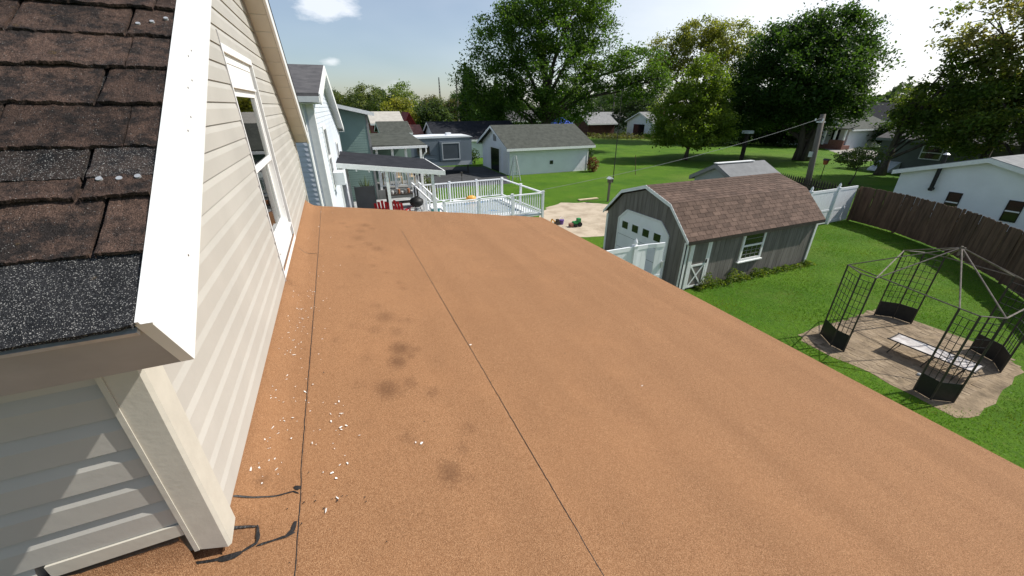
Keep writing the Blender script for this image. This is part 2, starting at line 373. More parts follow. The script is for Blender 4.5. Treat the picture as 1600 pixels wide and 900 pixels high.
# ------------------------------------------------------------------ own house
XW, XR = -.52, -.335                               # gable wall plane, rake overhang plane
Y0, Y1, YR = 1.02, 6.3, 3.607                      # near corner, far corner, ridge
SL = .667
def zs(y): return 6.765-SL*abs(y-YR)               # soffit underside
def zt(y): return 6.975-SL*abs(y-YR)               # roof top
nrm = math.hypot(1, SL); CS, SN = 1/nrm, SL/nrm
house = thing('house', 'beige vinyl sided house with steep gable and one tall window above the orange flat roof', 'house', (XW, Y0, 0))
XL = -7.0
# wall core
core = MB()
core.prism([(XW-.13,Y0+.13,0),(XW-.13,Y1-.13,0),(XW-.13,Y1-.13,zs(Y1)),(XW-.13,YR,zs(YR)-.03),(XW-.13,Y0+.13,zs(Y0)-.03)], (XL-XW+.13,0,0))
part('wall', core, 'beige_vinyl', house)
OPY0, OPY1, OPZ0, OPZ1 = 3.06, 4.0, 4.29, 5.685     # window opening
PROF = [(0., 0.), (.0155, .0005), (.015, .066), (.008, .0975)]
PROF_N = [(0., 0.), (.0175, .0005), (.0165, .060), (.001, .0975)]
def course_strip(z0, lim, plane, prof=None):
    """one Dutch-lap board; lim(z)->(a,b) along the wall; plane(a, out, z)->xyz"""
    mb = MB(); rows = []
    for o, dz in (prof or PROF):
        a, b = lim(z0+dz)
        if b-a < .02: return None
        rows.append((a, b, o, z0+dz))
    vs = []
    for a, b, o, z in rows: vs += [plane(a, o, z), plane(b, o, z)]
    for a, b, o, z in rows: vs += [plane(a, -.02, z), plane(b, -.02, z)]
    n = len(rows); fs = [(2*i, 2*i+1, 2*i+3, 2*i+2) for i in range(n-1)]
    for e in (0, 1):
        for i in range(n-1): fs.append((2*i+e, 2*i+2+e, 2*n+2*i+2+e, 2*n+2*i+e))
    return mb.add(vs, fs)
gable = lambda a, o, z: (XW+o, a, z)
near = lambda a, o, z: (a, Y0-o, z)
for k in range(30):
    z0 = 5.612-.0975*(k-12)
    if z0 < 4.24 or z0 > 6.7: continue
    def full(z):
        d = (6.765-z)/SL-.004
        return (max(Y0+.07, YR-d), min(Y1-.05, YR+d))
    if z0+.0975 > OPZ0-.03 and z0 < OPZ1+.015:
        for lim in (lambda z: (full(z)[0], min(full(z)[1], OPY0-.045)), lambda z: (max(full(z)[0], OPY1+.077), full(z)[1])):
            s = course_strip(z0, lim, gable)
            if s: part('siding_board', s, 'beige_vinyl', house)
    else:
        s = course_strip(z0, full, gable)
        if s: part('siding_board', s, 'beige_vinyl', house)
for k in range(8):
    z0 = 4.3445+.0975*k
    s = course_strip(z0, lambda z: (XL, XW-.049), near, PROF_N)
    part('siding_board', s, 'beige_vinyl', house)
for k in range(1, 26):
    s = course_strip(4.3445-.0975*k, lambda z: (XL, -.89), near, PROF_N)
    part('siding_board', s, 'beige_vinyl', house)
part('starter_strip', MB().box(-.86, XW-.062, Y0-.0235, Y0-.002, 4.300, 4.343), 'trim_cream', house)
# backing of both walls down to the ground
part('sheathing', MB().box(XW-.11, XW-.021, Y0+.13, Y1-.05, 0, 4.27).box(XL, XW-.021, Y0+.021, Y0+.11, 0, 5.0), 'beige_vinyl', house)
# corner board: two flanges with a rolled edge and a J lip
cb = MB(); zb, ztop = 4.192, zs(Y0)-.055
cb.prism([(XW-.048,Y0-.022,zb+.028),(XW+.014,Y0-.022,zb-.0),(XW+.022,Y0-.014,zb),(XW+.022,Y0+.062,zb+.015),(XW+.014,Y0+.072,zb+.02),(XW-.03,Y0+.0,zb+.02),(XW-.048,Y0-.006,zb+.028)], (0,0,ztop-zb))
part('corner_board', cb, 'trim_cream', house)
part('corner_lip', MB().box(XW-.060, XW-.0485, Y0-.0255, Y0-.004, zb+.03, ztop-.01), 'trim_cream', house)
cb2 = MB().box(XW-.05, XW+.022, Y1-.05, Y1+.02, 3.9, zs(Y1)+.02)
part('corner_board', cb2, 'trim_cream', house)
# window
def ring(mb, x0, x1, y0, y1, z0, z1, w, wb=None, wt=None):
    wb = wb or w; wt = wt or w
    mb.box(x0,x1,y0,y0+w,z0,z1); mb.box(x0,x1,y1-w,y1,z0,z1); mb.box(x0,x1,y0+w,y1-w,z0,z0+wb); mb.box(x0,x1,y0+w,y1-w,z1-wt,z1); return mb
win = part('window', ring(MB(), XW-.10, XW+.0, OPY0, OPY1, OPZ0, OPZ1, .018, .06, .05), 'peel_paint', house)
part('casing', ring(MB(), XW-.015, XW+.0165, OPY0-.042, OPY1+.075, OPZ0-.04, OPZ1+.042, .030, .039, .041), 'white_paint', win)
part('trim_channel', MB().box(XW-.01, XW+.0185, OPY0-.056, OPY0-.043, OPZ0-.05, OPZ1+.10), 'taupe_and_shade_alu', win, label='tan channel running up the near side of the window')
part('header_panel', MB().box(XW-.045, XW-.004, OPY0+.019, OPY1-.019, 5.515, OPZ1-.0505).box(XW-.03, XW+.012, OPY0+.019, OPY1-.019, 5.50, 5.514), 'peel_paint', win)
part('apron_panel', MB().box(XW-.045, XW-.004, OPY0+.019, OPY1-.019, OPZ0+.061, 4.415).box(XW-.05, XW+.022, OPY0+.019, OPY1-.019, 4.416, 4.432), 'peel_paint', win)
zm = 4.98
part('sash', ring(MB(), XW-.036, XW-.008, OPY0+.019, OPY1-.019, zm, 5.499, .04, .04, .045), 'white_paint', win)
part('sash', ring(MB(), XW-.062, XW-.038, OPY0+.019, OPY1-.019, 4.433, zm+.04, .04, .055, .04), 'white_paint', win)
part('pane', MB().box(XW-.022, XW-.018, OPY0+.060, OPY1-.060, zm+.041, 5.453), 'glass', win)
part('pane', MB().box(XW-.052, XW-.048, OPY0+.060, OPY1-.060, 4.489, zm-.001), 'glass', win)
cur = MB(); n = 24
cur.grid([[(XW-.118+.007*math.sin(j*1.9)+.003*math.sin(j*.7+i), OPY0+.05+(OPY1-OPY0-.10)*j/n, 4.43+1.07*i/4) for j in range(n+1)] for i in range(5)])
part('curtain', cur, 'curtain', win, smooth=True)
# roof deck
rd = MB()
rd.prism([(XR-.024,.76,zt(.76)-.012),(XR-.024,YR,zt(YR)-.012),(XR-.024,YR,zs(YR)+.012),(XR-.024,.85,zs(.85)+.01)], (XL-XR,0,0))
rd2 = MB(); yf = 2*YR-.76
rd2.prism([(XR-.024,YR+.001,zt(YR)),(XR-.024,yf,zt(yf)),(XR-.024,yf-.09,zs(yf-.09)+.01),(XR-.024,YR+.001,zs(YR)+.012)], (XL-XR,0,0))
roof = part('roof', rd, 'shingle_dark', house)
part('roof', rd2, 'shingle_dark', house)
# shingles of the near slope
def roofpt(x, s, h): return (x, .755+s*CS-h*SN, 5.073+s*SN+h*CS)
random.seed(11)
EXP = .146
def shingle(x, w, s0, hgt, lift, dark, rag=1., base=0.):
    gap = .005*random.uniform(.5, 2.2); nx = max(6, int(w/.0035)); ny = 7; seed = random.uniform(0, 100)
    nx = min(nx, 95); bad = random.random(); P = []
    for i in range(ny+1):
        row = []; t = i/ny
        for j in range(nx+1):
            xx = x-(w-gap)*j/nx
            jag = rag*(.006*mnoise.noise(Vector((xx*16, seed, 1)))+.0045*mnoise.noise(Vector((xx*60, seed, 4)))+.0026*mnoise.noise(Vector((xx*190, seed, 6))))
            if bad < .5: jag += rag*.026*max(0, mnoise.noise(Vector((xx*10, seed, 8))))
            ss = s0+jag*(1-t)+t*hgt+.003*(x-xx)*math.sin(seed)
            h = base+.0035+(1-t)**2*lift*(.5+.8*abs(mnoise.noise(Vector((xx*8, seed, 3)))))+.0026*mnoise.noise(Vector((xx*34, ss*34, seed)))+.0016*mnoise.noise(Vector((xx*95, ss*95, seed)))+.0025*(1-t)
            if j == nx: h -= .0015*random.random()
            row.append(roofpt(xx, ss, h))
        P.append(row)
    mb = MB().grid([[(p[0], p[1]+.003, p[2]-.0055-.002*random.random()) for p in P[0]]]+P)
    for e in (0, -1):
        mb.grid([[(p[0], p[1], p[2]-.009) for p in [r[e] for r in P]], [r[e] for r in P]][::1 if e == 0 else -1])
    part('shingle', mb, dark if isinstance(dark, str) else 'shingle_dark' if dark else 'shingle_brown', roof)
OFFS = [.10, .075, .115, .060, .125, .085, .10, .05, .13, .07]
for k in range(16):
    s0 = -.014 if k == 0 else EXP*k
    x = XR-.0185; first = True
    while x > -1.9:
        w = OFFS[k % 10] if first else .235*random.uniform(.8, 1.25)
        if k == 0: w = 1.7
        if k in (2, 7) and x > -.75:
            shingle(x, w, s0+.055, EXP-.02, .004, 'shingle_mixed', .5)
            shingle(x, w, s0-.004, .066, .010, False, 1.0, .0035)
        else:
            shingle(x, w, s0, EXP+.03, random.uniform(.004, .015), k == 0, .25 if k == 0 else 1.)
        x -= w; first = False
# nails in the torn courses
nail = shared('roofing_nail', MB().tube([(0,0,-.004),(0,0,.0018)], [.0052,.0052], 12), 'galv')
for x, y, z in [(-.438,1.036,5.26),(-.407,1.035,5.259),(-.378,1.037,5.261),(-.429,1.528,5.588),(-.400,1.539,5.596),(-.371,1.557,5.608)]:
    inst('roofing_nail', nail, roof, (x, y-.004, z+.010), (R(33.7),0,0))
spk = shared('nail_hole', MB().tube([(0,0,0),(.0012,0,0)], .0022, 7), 'dark_metal')
for y, h in ((1.55,.03),(1.50,.015),(1.46,.05),(1.40,.03),(1.34,.06),(1.28,.05),(1.0,.10),(1.9,.05)):
    inst('nail_hole', spk, house, (XR-.0002, y, zt(y)-.03-h))
# rake and eave trim
def rake(sign, x0, x1, h0, h1, ya, ybr):
    """board following the slope: h measured down, perpendicular to the roof, from its top"""
    def p(y, h, x):
        if sign < 0: return (x, y+h*SN, zt(y)-h*CS)
        return (x, y-h*SN, zt(y)-h*CS)
    mb = MB()
    hb0 = h0*nrm; hb1 = h1*nrm
    rid = lambda hb, x: (x, YR, zt(YR)-hb)
    mb.hexa([p(ya,h1,x0),p(ya,h1,x1),rid(hb1,x1),rid(hb1,x0)], [p(ya,h0,x0),p(ya,h0,x1),rid(hb0,x1),rid(hb0,x0)])
    return mb
YN, YF = .753, 2*YR-.753
part('rake_fascia', rake(-1, XR-.022, XR, .0, .160, YN-.001, 0), 'white_alu', house)
part('rake_drip_edge', rake(-1, XR-.017, XR+.0035, -.0045, -.0005, YN-.003, 0), 'white_alu', house)
part('rake_drip_edge', rake(-1, XR-.017, XR-.012, -.012, -.005, YN-.003, 0), 'white_paint', house)
part('rake_fascia', rake(1, XR-.022, XR, .006, .176, YF+.004, 0), 'white_alu', house)
part('rake_drip_edge', rake(1, XR-.022, XR+.005, -.012, .0055, YF+.006, 0), 'dark_shingle', house)
ef = MB()
def eave_pt(x, yy, h): return (x, yy+h*SN, zt(yy)-h*CS)
ef.hexa([eave_pt(XL,YN+.000,.162),eave_pt(XR-.023,YN+.000,.162),eave_pt(XR-.023,YN+.020,.162),eave_pt(XL,YN+.020,.162)],
        [eave_pt(XL,YN+.000,.012),eave_pt(XR-.023,YN+.000,.012),eave_pt(XR-.023,YN+.020,.012),eave_pt(XL,YN+.020,.012)])
part('eave_fascia', ef, 'taupe_and_shade_alu', house)  # grey base colour carries the shade on this white aluminium board
dr = MB()
dr.hexa([eave_pt(XL,YN-.007,.022),eave_pt(XR-.024,YN-.007,.022),eave_pt(XR-.024,YN-.001,.022),eave_pt(XL,YN-.001,.022)],
        [eave_pt(XL,YN-.007,.012),eave_pt(XR-.024,YN-.007,.012),eave_pt(XR-.024,YN-.001,.012),eave_pt(XL,YN-.001,.012)])
part('eave_drip_edge', dr, 'galv', house)
part('eave_soffit', MB().box(XL, XW-.006, .86, Y0+.02, zs(.86)+.004, zs(.86)+.014), 'soffit', house)
part('eave_soffit', MB().box(XL, XW-.006, Y1-.03, YF-.1, zs(YF-.1)-.012, zs(YF-.1)-.002), 'soffit', house)
# soffit panels of the far rake, one by one, and the near rake
for sgn in (1, -1):
    L = 2.72/CS; npan = 17; w = L/npan
    for i in range(npan):
        a, b = i*w+.004, (i+1)*w-.004
        ya, yb = YR+sgn*a*CS, YR+sgn*b*CS
        if (sgn > 0 and yb > Y1+.2) or (sgn < 0 and yb < .9): continue
        mb = MB(); dz = .004
        mb.hexa([(XW-.01,ya,zs(ya)-dz-.006),(XR-.024,ya,zs(ya)-dz-.006),(XR-.024,yb,zs(yb)-dz-.006),(XW-.01,yb,zs(yb)-dz-.006)],
                [(XW-.01,ya,zs(ya)+.006),(XR-.024,ya,zs(ya)+.006),(XR-.024,yb,zs(yb)+.006),(XW-.01,yb,zs(yb)+.006)])
        part('soffit_panel', mb, 'soffit', house)
jc = MB()
for sgn, ye in ((1, Y1), (-1, 1.4)):
    jc.bar((XW+.02, YR, zs(YR)-.016), (XW+.02, ye, zs(ye)-.016), .016, .022)
part('soffit_channel', jc, 'taupe_and_shade_alu', house)

# ------------------------------------------------------------------ low extension with the flat roof
def zroof(x): return 4.16-.149*(x+.52)
ext = thing('extension', 'low extension with an orange mineral roll roof sloping gently away from the beige wall', 'extension', (1.5, 2.5, 0))
FY0, FY1, FX1 = -1.6, 5.95, 3.15
part('wall', MB().hexa([(-.5,FY0+.2,0),(FX1-.15,FY0+.2,0),(FX1-.15,FY1-.15,0),(-.5,FY1-.15,0)], [(-.5,FY0+.2,zroof(-.5)-.12),(FX1-.15,FY0+.2,zroof(FX1-.15)-.12),(FX1-.15,FY1-.15,zroof(FX1-.15)-.12),(-.5,FY1-.15,zroof(-.5)-.12)]), 'beige_vinyl', ext)
deck = MB().hexa([(-.88,FY0,zroof(-.88)-.12),(FX1-.01,FY0,zroof(FX1)-.12),(FX1-.01,FY1-.01,zroof(FX1)-.12),(-.88,FY1-.01,zroof(-.88)-.12)],
                 [(-.88,FY0,zroof(-.88)-.014),(FX1-.01,FY0,zroof(FX1)-.014),(FX1-.01,FY1-.01,zroof(FX1)-.014),(-.88,FY1-.01,zroof(-.88)-.014)])
froof = part('roof', deck, 'tar', ext)
part('drip_edge', MB().hexa([(FX1-.008,FY0,zroof(FX1)-.13),(FX1+.006,FY0,zroof(FX1)-.13),(FX1+.006,FY1,zroof(FX1)-.13),(FX1-.008,FY1,zroof(FX1)-.13)],[(FX1-.008,FY0,zroof(FX1)-.016),(FX1+.006,FY0,zroof(FX1)-.016),(FX1+.006,FY1,zroof(FX1)-.016),(FX1-.008,FY1,zroof(FX1)-.016)]), 'white_alu', ext)
def zsurf(x, y):
    z = zroof(x)+.0035
    if x < -.40 and y > 1.0:
        t = min(.70, (-.40-x)/.162); f = min(1, max(0, (y-1.03)/.16)); z += .135*t**1.7*f*f*(3-2*f)
    return z
random.seed(31)
STAINS = [(random.gauss(.10,.16), random.uniform(1.2,5.2), random.uniform(.02,.045), random.uniform(.2,.5)) for _ in range(46)]+[(.03,1.694,.055,.8),(.149,2.067,.06,.8),(.109,2.50,.07,.55),(.147,1.721,.045,.55),(.244,1.62,.035,.6),(.199,1.094,.045,.75),(.27,1.05,.03,.4),(.284,1.21,.03,.5),(.123,1.27,.02,.5),
          (.163,4.98,.06,.55),(.056,4.42,.08,.5),(.15,4.2,.07,.45),(.219,4.057,.07,.5),(.10,4.7,.06,.45),(.241,2.049,.03,.55),(.03,2.33,.05,.45),(.116,1.93,.05,.8),(.20,1.98,.03,.6),(.16,2.28,.05,.45),(.252,2.43,.04,.4),(.07,2.68,.05,.35),
          (-.10,1.75,.05,.3),(-.05,2.0,.06,.3),(.33,1.9,.05,.25),(-.46,1.235,.02,.7),(-.47,1.26,.015,.7),(-.40,1.22,.06,.25),(.0,.95,.07,.25),(.10,2.2,.2,.18),(.13,1.8,.2,.18),(.12,4.4,.25,.2),(-.51,1.05,.03,.6),(-.47,1.055,.05,.45),(-.5,3.05,.06,.4),(-.44,2.95,.05,.3)]
def strip(x0, x1, y0, y1, lift, upturn=False, step=.03):
    nx = max(3, int((x1-x0)/step)); ny = int((y1-y0)/step)
    X = np.linspace(x0, x1, nx+1); Y = np.linspace(y0, y1, ny+1)
    P = []; st = []
    for y in Y:
        row = []
        for x in X:
            z = zroof(x)+lift
            wv = mnoise.noise(Vector((x*3.4, y*.25, 5)))*.015+mnoise.noise(Vector((x*7.5, y*.5, 9)))*.0030+mnoise.noise(Vector((x*1.2, y*1.3, 2)))*.003
            z += wv*min(1, max(.25, (x+.6)/1.2))
            xx = x
            if upturn and x < -.40:
                t = min(1, (-.40-x)/.18); f_ = min(1, max(0, (y-1.03)/.16)); xx = -.40-.108*min(1, t*1.5)-(1-f_)*.02; z += .135*t**1.7*f_*f_*(3-2*f_)
            row.append((xx, y, z))
            s = 0
            for sx, sy, r, a in STAINS:
                d2 = ((x-sx)**2+(y-sy)**2*.55)/(r*r)
                if d2 < 6: s = max(s, min(1, 1.25*a)*math.exp(-d2*.7))
            st.append(s)
        P.append(row)
    mb = MB().grid(P); n0 = len(mb.v)
    mb.grid([[(p[0], p[1], p[2]-.012) for p in P[0]], P[0]])
    mb.grid([[(r[-1][0], r[-1][1], r[-1][2]-.012) for r in P][::-1], [r[-1] for r in P][::-1]])
    mb.grid([P[-1], [(p[0], p[1], p[2]-.05) for p in P[-1]]])
    o = part('roofing_strip', mb, 'rollroof', froof, smooth=True)
    at = o.data.attributes.new('stain', 'FLOAT', 'POINT'); at.data.foreach_set('value', np.array(st+[0]*(len(mb.v)-n0), dtype=np.float32))
    return o
strip(-.585, -.33, 1.0, FY1, .0035, True)
strip(-.885, -.33, FY0, .999, .0035)
strip(-.3295, .57, FY0, FY1, .0)
strip(.5705, 1.45, FY0, FY1, -.002)
strip(1.4505, 2.33, FY0, FY1, -.004)
strip(2.3305, FX1, FY0, FY1, -.006)
def bead(pts, w, name='tar_line', lift=.0052, seed=1, h=.0012):
    random.seed(seed); P = []
    pts = [Vector((x, y)) for x, y in pts]; dense = []
    for a, b in zip(pts[:-1], pts[1:]):
        n = max(2, int((b-a).length/.012))
        dense += [a.lerp(b, i/n) for i in range(n)]
    dense.append(pts[-1])
    L, Cc, Rr = [], [], []
    for i, p in enumerate(dense):
        d = (dense[min(i+1, len(dense)-1)]-dense[max(i-1, 0)]).normalized(); nn = Vector((d.y, -d.x))
        ww = w*(.75+.7*abs(mnoise.noise(Vector((p.x*60, p.y*60, seed)))))*(.5 if i in (0, len(dense)-1) else 1)
        j = .0022*mnoise.noise(Vector((p.x*25, p.y*25, seed+5)))
        for lst, o, hh in ((L, -ww/2, 0), (Cc, 0, h), (Rr, ww/2, 0)):
            q = p+nn*(o+j); z = zsurf(q.x, q.y)+lift-.0035+hh
            lst.append((q.x, q.y, z))
    part(name, MB().grid([L, Cc, Rr]), 'tar', froof, smooth=True)
bead([(-.33,FY0),(-.33,1.2),(-.335,1.3),(-.328,3.0),(-.33,FY1)], .004, 'seam_line', .0035, 2, .0015)
bead([(.5702,FY0),(.5702,2),(.572,4),(.5702,4.75)], .0034, 'seam_line', .001, 3, .0010)
bead([(-.517,1.155),(-.44,1.170),(-.353,1.176),(-.335,1.16)], .006, seed=6)
bead([(-.53,1.075),(-.47,1.07),(-.448,1.066)], .008, seed=7)
bead([(-.448,1.07),(-.440,1.02),(-.443,1.008),(-.48,.990)], .010, seed=8)
bead([(-.48,.992),(-.54,.988),(-.657,1.0),(-.672,1.016)], .010, seed=9)
bead([(-.535,.984),(-.51,.983),(-.478,.988)], .018, seed=10)
bead([(-.672,1.016),(-.683,1.04),(-.690,1.079)], .009, seed=11)
bead([(-.441,.998),(-.36,1.004),(-.338,1.012)], .008, seed=12)
bead([(-.362,1.006),(-.345,1.02),(-.338,1.05)], .018, seed=13)
bead([(-.352,1.196),(-.340,1.186),(-.336,1.178)], .018, seed=14)
part('roofing_patch', MB().grid([[(x, y, zroof(x)+.003) for x in (-.66,-.58,-.50)] for y in (.99,1.05,1.16)]), 'rollroof', froof)
uf = part('upturn_flashing', MB().grid([[(x, .925, zroof(x)+.004) for x in np.linspace(-.885,-.575,12)],[(x, .965, zroof(x)+.018) for x in np.linspace(-.885,-.575,12)],[(x, .99, zroof(x)+.055) for x in np.linspace(-.885,-.585,12)],[(x, 1.004, 4.299) for x in np.linspace(-.885,-.60,12)]]), 'rollroof', froof, smooth=True)
part('tar_shadow_strip', MB().grid([[(x, .9985-.002*abs(mnoise.noise(Vector((x*30,1,2)))), 4.282+.006*mnoise.noise(Vector((x*25,3,2)))) for x in np.linspace(-.885,-.60,40)],[(x, 1.001, 4.300) for x in np.linspace(-.885,-.60,40)]]), 'tar', froof)  # tar-coloured strip painted in as the thin shadow under the starter strip
bead([(-.90,.975),(-.86,.985),(-.81,.985)], .03, seed=15)
bead([(-.505,3.94),(-.43,3.875),(-.392,3.865),(-.334,3.866)], .007, seed=17)
bead([(-.505,4.02),(-.50,4.6),(-.502,5.95)], .004, seed=18)
# tar spots
random.seed(5)
for i in range(34):
    x, y = random.gauss(-.27, .06), random.gauss(1.1, .06)
    if i > 18: x, y = random.uniform(-.3, 1.2), random.uniform(.6, 2.4)
    r = random.uniform(.0016, .004)
    mb = MB(); a0 = random.uniform(0, 6)
    mb.add([(x+r*random.uniform(.6,1.3)*math.cos(a0+t*1.05), y+r*random.uniform(.6,1.3)*math.sin(a0+t*1.05), zroof(x)+.0062) for t in range(6)], [tuple(range(6))])
    part('tar_spot', mb, 'tar', froof)
# paint flakes
flakes = []
for i in range(6):
    a = random.uniform(0, 6); n = 5
    pts = [(random.uniform(.6,1.1)*math.cos(a+t*6.28/n)*random.uniform(.8,1.6), random.uniform(.5,1.)*math.sin(a+t*6.28/n)) for t in range(n)]
    mb = MB().prism([(px*.0058, py*.0042, .0) for px, py in pts], (0,0,.0008)); flakes.append(shared('paint_flake', mb, 'chip'))
random.seed(21); spots = [(.58,2.022,2.0),(.123,1.279,1.9),(-.191,1.464,1.5),(-.484,1.276,2.0),(-.247,1.065,1.6),(1.451,1.378,1.3),(-.226,1.222,1.4),(-.45,1.225,1.3),(-.425,1.345,1.0),(-.30,1.40,1.3),(-.21,1.10,1.2),(-.19,1.45,1.2),(-.17,1.47,1.2),(.10,1.29,1.2)]
for i in range(150):
    q = random.random()
    if q < .45: x, y = random.gauss(-.43, .035), random.uniform(1.25, 3.0)
    elif q < .75: x, y = random.gauss(-.32, .05), random.uniform(1.2, 3.4)
    elif q < .9: x, y = random.gauss(-.20, .04), random.uniform(1.1, 1.7)
    else: x, y = random.uniform(-.48, -.1), random.uniform(3.5, 5.6)
    spots.append((x if x > -.475 else random.uniform(-.475,-.33), y, random.choice((.45, .55, .6, .75, 1., 1.3))))
big = ['largest white paint flake lying right of the second roof seam', 'white paint flake beside a brown stain in the middle of the roof']
for i, (x, y, s) in enumerate(spots):
    o = bpy.data.objects.new('paint_flake', flakes[i % 6]); COL.objects.link(o)
    z = zsurf(x, y)+.0025
    o.location = (x, y, z); o.rotation_euler = (random.uniform(-.3,.3), random.uniform(-.2,.4), random.uniform(0,6.3)); o.scale = (s*.85*random.uniform(.7,1.5),s*.8,1.2)
    o['category'] = 'paint flake'; o['group'] = 'paint flakes fallen on the roof below the gable'
    o['label'] = big[i] if i < 2 else ('small flake of white paint between the beige wall and the first roof seam' if x < -.345 else 'small flake of white paint lying along the first black roof seam' if x < -.30 else 'small flake of white paint on the roof just right of the first seam')

# ------------------------------------------------------------------ generic houses
def lap(mb, face, c, sgn, lim, z0, z1, e, lapd=.012):
    z = z0; k = 0
    while z < z1-.01:
        zt_ = min(z+e, z1); a0, b0 = lim(z+.001); a1, b1 = lim(zt_-.001)
        if b0-a0 > .05 and b1-a1 > .02:
            o0, o1 = c+sgn*lapd, c+sgn*.003
            q = (lambda a, o, zz: (o, a, zz)) if face == 'x' else (lambda a, o, zz: (a, o, zz))
            mb.add([q(a0,c,z),q(b0,c,z),q(a0,o0,z),q(b0,o0,z),q(a1,o1,zt_),q(b1,o1,zt_)], [(0,1,3,2),(2,3,5,4),(0,2,4),(1,5,3)])
        z = zt_
def wbox(mb, face, c, sgn, a0, a1, z0, z1, d0, d1):
    lo, hi = sorted((c+sgn*d0, c+sgn*d1))
    if face == 'x': mb.box(lo, hi, a0, a1, z0, z1)
    else: mb.box(a0, a1, lo, hi, z0, z1)
def window(parent, face, c, sgn, a0, a1, z0, z1, fmat='white_paint', w=.07, pane='glass_dark', mullion=True, name='window'):
    f = MB()
    for A in ((a0,a0+w,z0,z1),(a1-w,a1,z0,z1),(a0+w,a1-w,z0,z0+w),(a0+w,a1-w,z1-w,z1)): wbox(f, face, c, sgn, *A, -.02, .045)
    if mullion: wbox(f, face, c, sgn, a0+w, a1-w, (z0+z1)/2-.03, (z0+z1)/2+.03, -.02, .038)
    o = part(name, f, fmat, parent)
    p = MB(); wbox(p, face, c, sgn, a0+w, a1-w, z0+w, z1-w, .013, .018); part('pane', p, pane, o); return o
def gable_house(name, label, cat, x0, x1, y0, y1, eave, ridge, axis, wall, roofm, trim='white_paint', over=.3, exp=None, faces=('x-','y-'), group=None, th=.12, z0=0, fdepth=.14):
    t = thing(name, label, cat, ((x0+x1)/2, (y0+y1)/2, 0), group)
    b = MB(); xm, ym = (x0+x1)/2, (y0+y1)/2
    if axis == 'x': b.prism([(x0,y0,z0),(x0,y1,z0),(x0,y1,eave),(x0,ym,ridge),(x0,y0,eave)], (x1-x0,0,0))
    else: b.prism([(x0,y0,z0),(x1,y0,z0),(x1,y0,eave),(xm,y0,ridge),(x0,y0,eave)], (0,y1-y0,0))
    part('wall', b, wall, t)
    if exp:
        s = MB()
        for f in faces:
            fc, sg = f[0], (1 if f[1] == '+' else -1)
            c = {'x-':x0,'x+':x1,'y-':y0,'y+':y1}[f]; a, bb = (y0,y1) if fc == 'x' else (x0,x1)
            gab = (axis == fc)
            def lim(z):
                if not gab or z <= eave: return (a, bb)
                h = (ridge-z)/(ridge-eave)*(bb-a)/2; return ((a+bb)/2-h, (a+bb)/2+h)
            lap(s, fc, c, sg, lim, z0, ridge-.1 if gab else eave, exp)
        part('siding', s, wall, t, kind='stuff')
    half = (y1-y0)/2 if axis == 'x' else (x1-x0)/2
    k = (ridge-eave)/half; o = over; dz = .01
    for sg in (-1, 1):
        r = MB()
        if axis == 'x':
            ye = ym+sg*(half+o); ze = eave-k*o
            lo = [(x0-o,ym+sg*.0,ridge+dz),(x1+o,ym+sg*.0,ridge+dz),(x1+o,ye,ze+dz),(x0-o,ye,ze+dz)]
        else:
            xe = xm+sg*(half+o); ze = eave-k*o
            lo = [(xm,y0-o,ridge+dz),(xm,y1+o,ridge+dz),(xe,y1+o,ze+dz),(xe,y0-o,ze+dz)]
        r.hexa(lo, [(p[0],p[1],p[2]+th) for p in lo])
        part('roof', r, roofm, t)
        if trim:
            f = MB(); ep = .02
            if axis == 'x':
                f.hexa([(x0-o,ye,ze-fdepth+.05),(x1+o,ye,ze-fdepth+.05),(x1+o,ye+sg*ep,ze-fdepth+.05),(x0-o,ye+sg*ep,ze-fdepth+.05)],[(x0-o,ye,ze+th-.01),(x1+o,ye,ze+th-.01),(x1+o,ye+sg*ep,ze+th-.01),(x0-o,ye+sg*ep,ze+th-.01)])
                for xx, s2 in ((x0-o,-1),(x1+o,1)):
                    q = [(xx,ym,ridge-fdepth+.05),(xx+s2*ep,ym,ridge-fdepth+.05),(xx+s2*ep,ye,ze-fdepth+.05),(xx,ye,ze-fdepth+.05)]
                    f.hexa(q, [(p[0],p[1],p[2]+fdepth+th-.07) for p in q])
            else:
                f.hexa([(xe,y0-o,ze-fdepth+.05),(xe,y1+o,ze-fdepth+.05),(xe+sg*ep,y1+o,ze-fdepth+.05),(xe+sg*ep,y0-o,ze-fdepth+.05)],[(xe,y0-o,ze+th-.01),(xe,y1+o,ze+th-.01),(xe+sg*ep,y1+o,ze+th-.01),(xe+sg*ep,y0-o,ze+th-.01)])
                for yy, s2 in ((y0-o,-1),(y1+o,1)):
                    q = [(xm,yy,ridge-fdepth+.05),(xm,yy+s2*ep,ridge-fdepth+.05),(xe,yy+s2*ep,ze-fdepth+.05),(xe,yy,ze-fdepth+.05)]
                    f.hexa(q, [(p[0],p[1],p[2]+fdepth+th-.07) for p in q])
            part('fascia', f, trim, t)
    return t

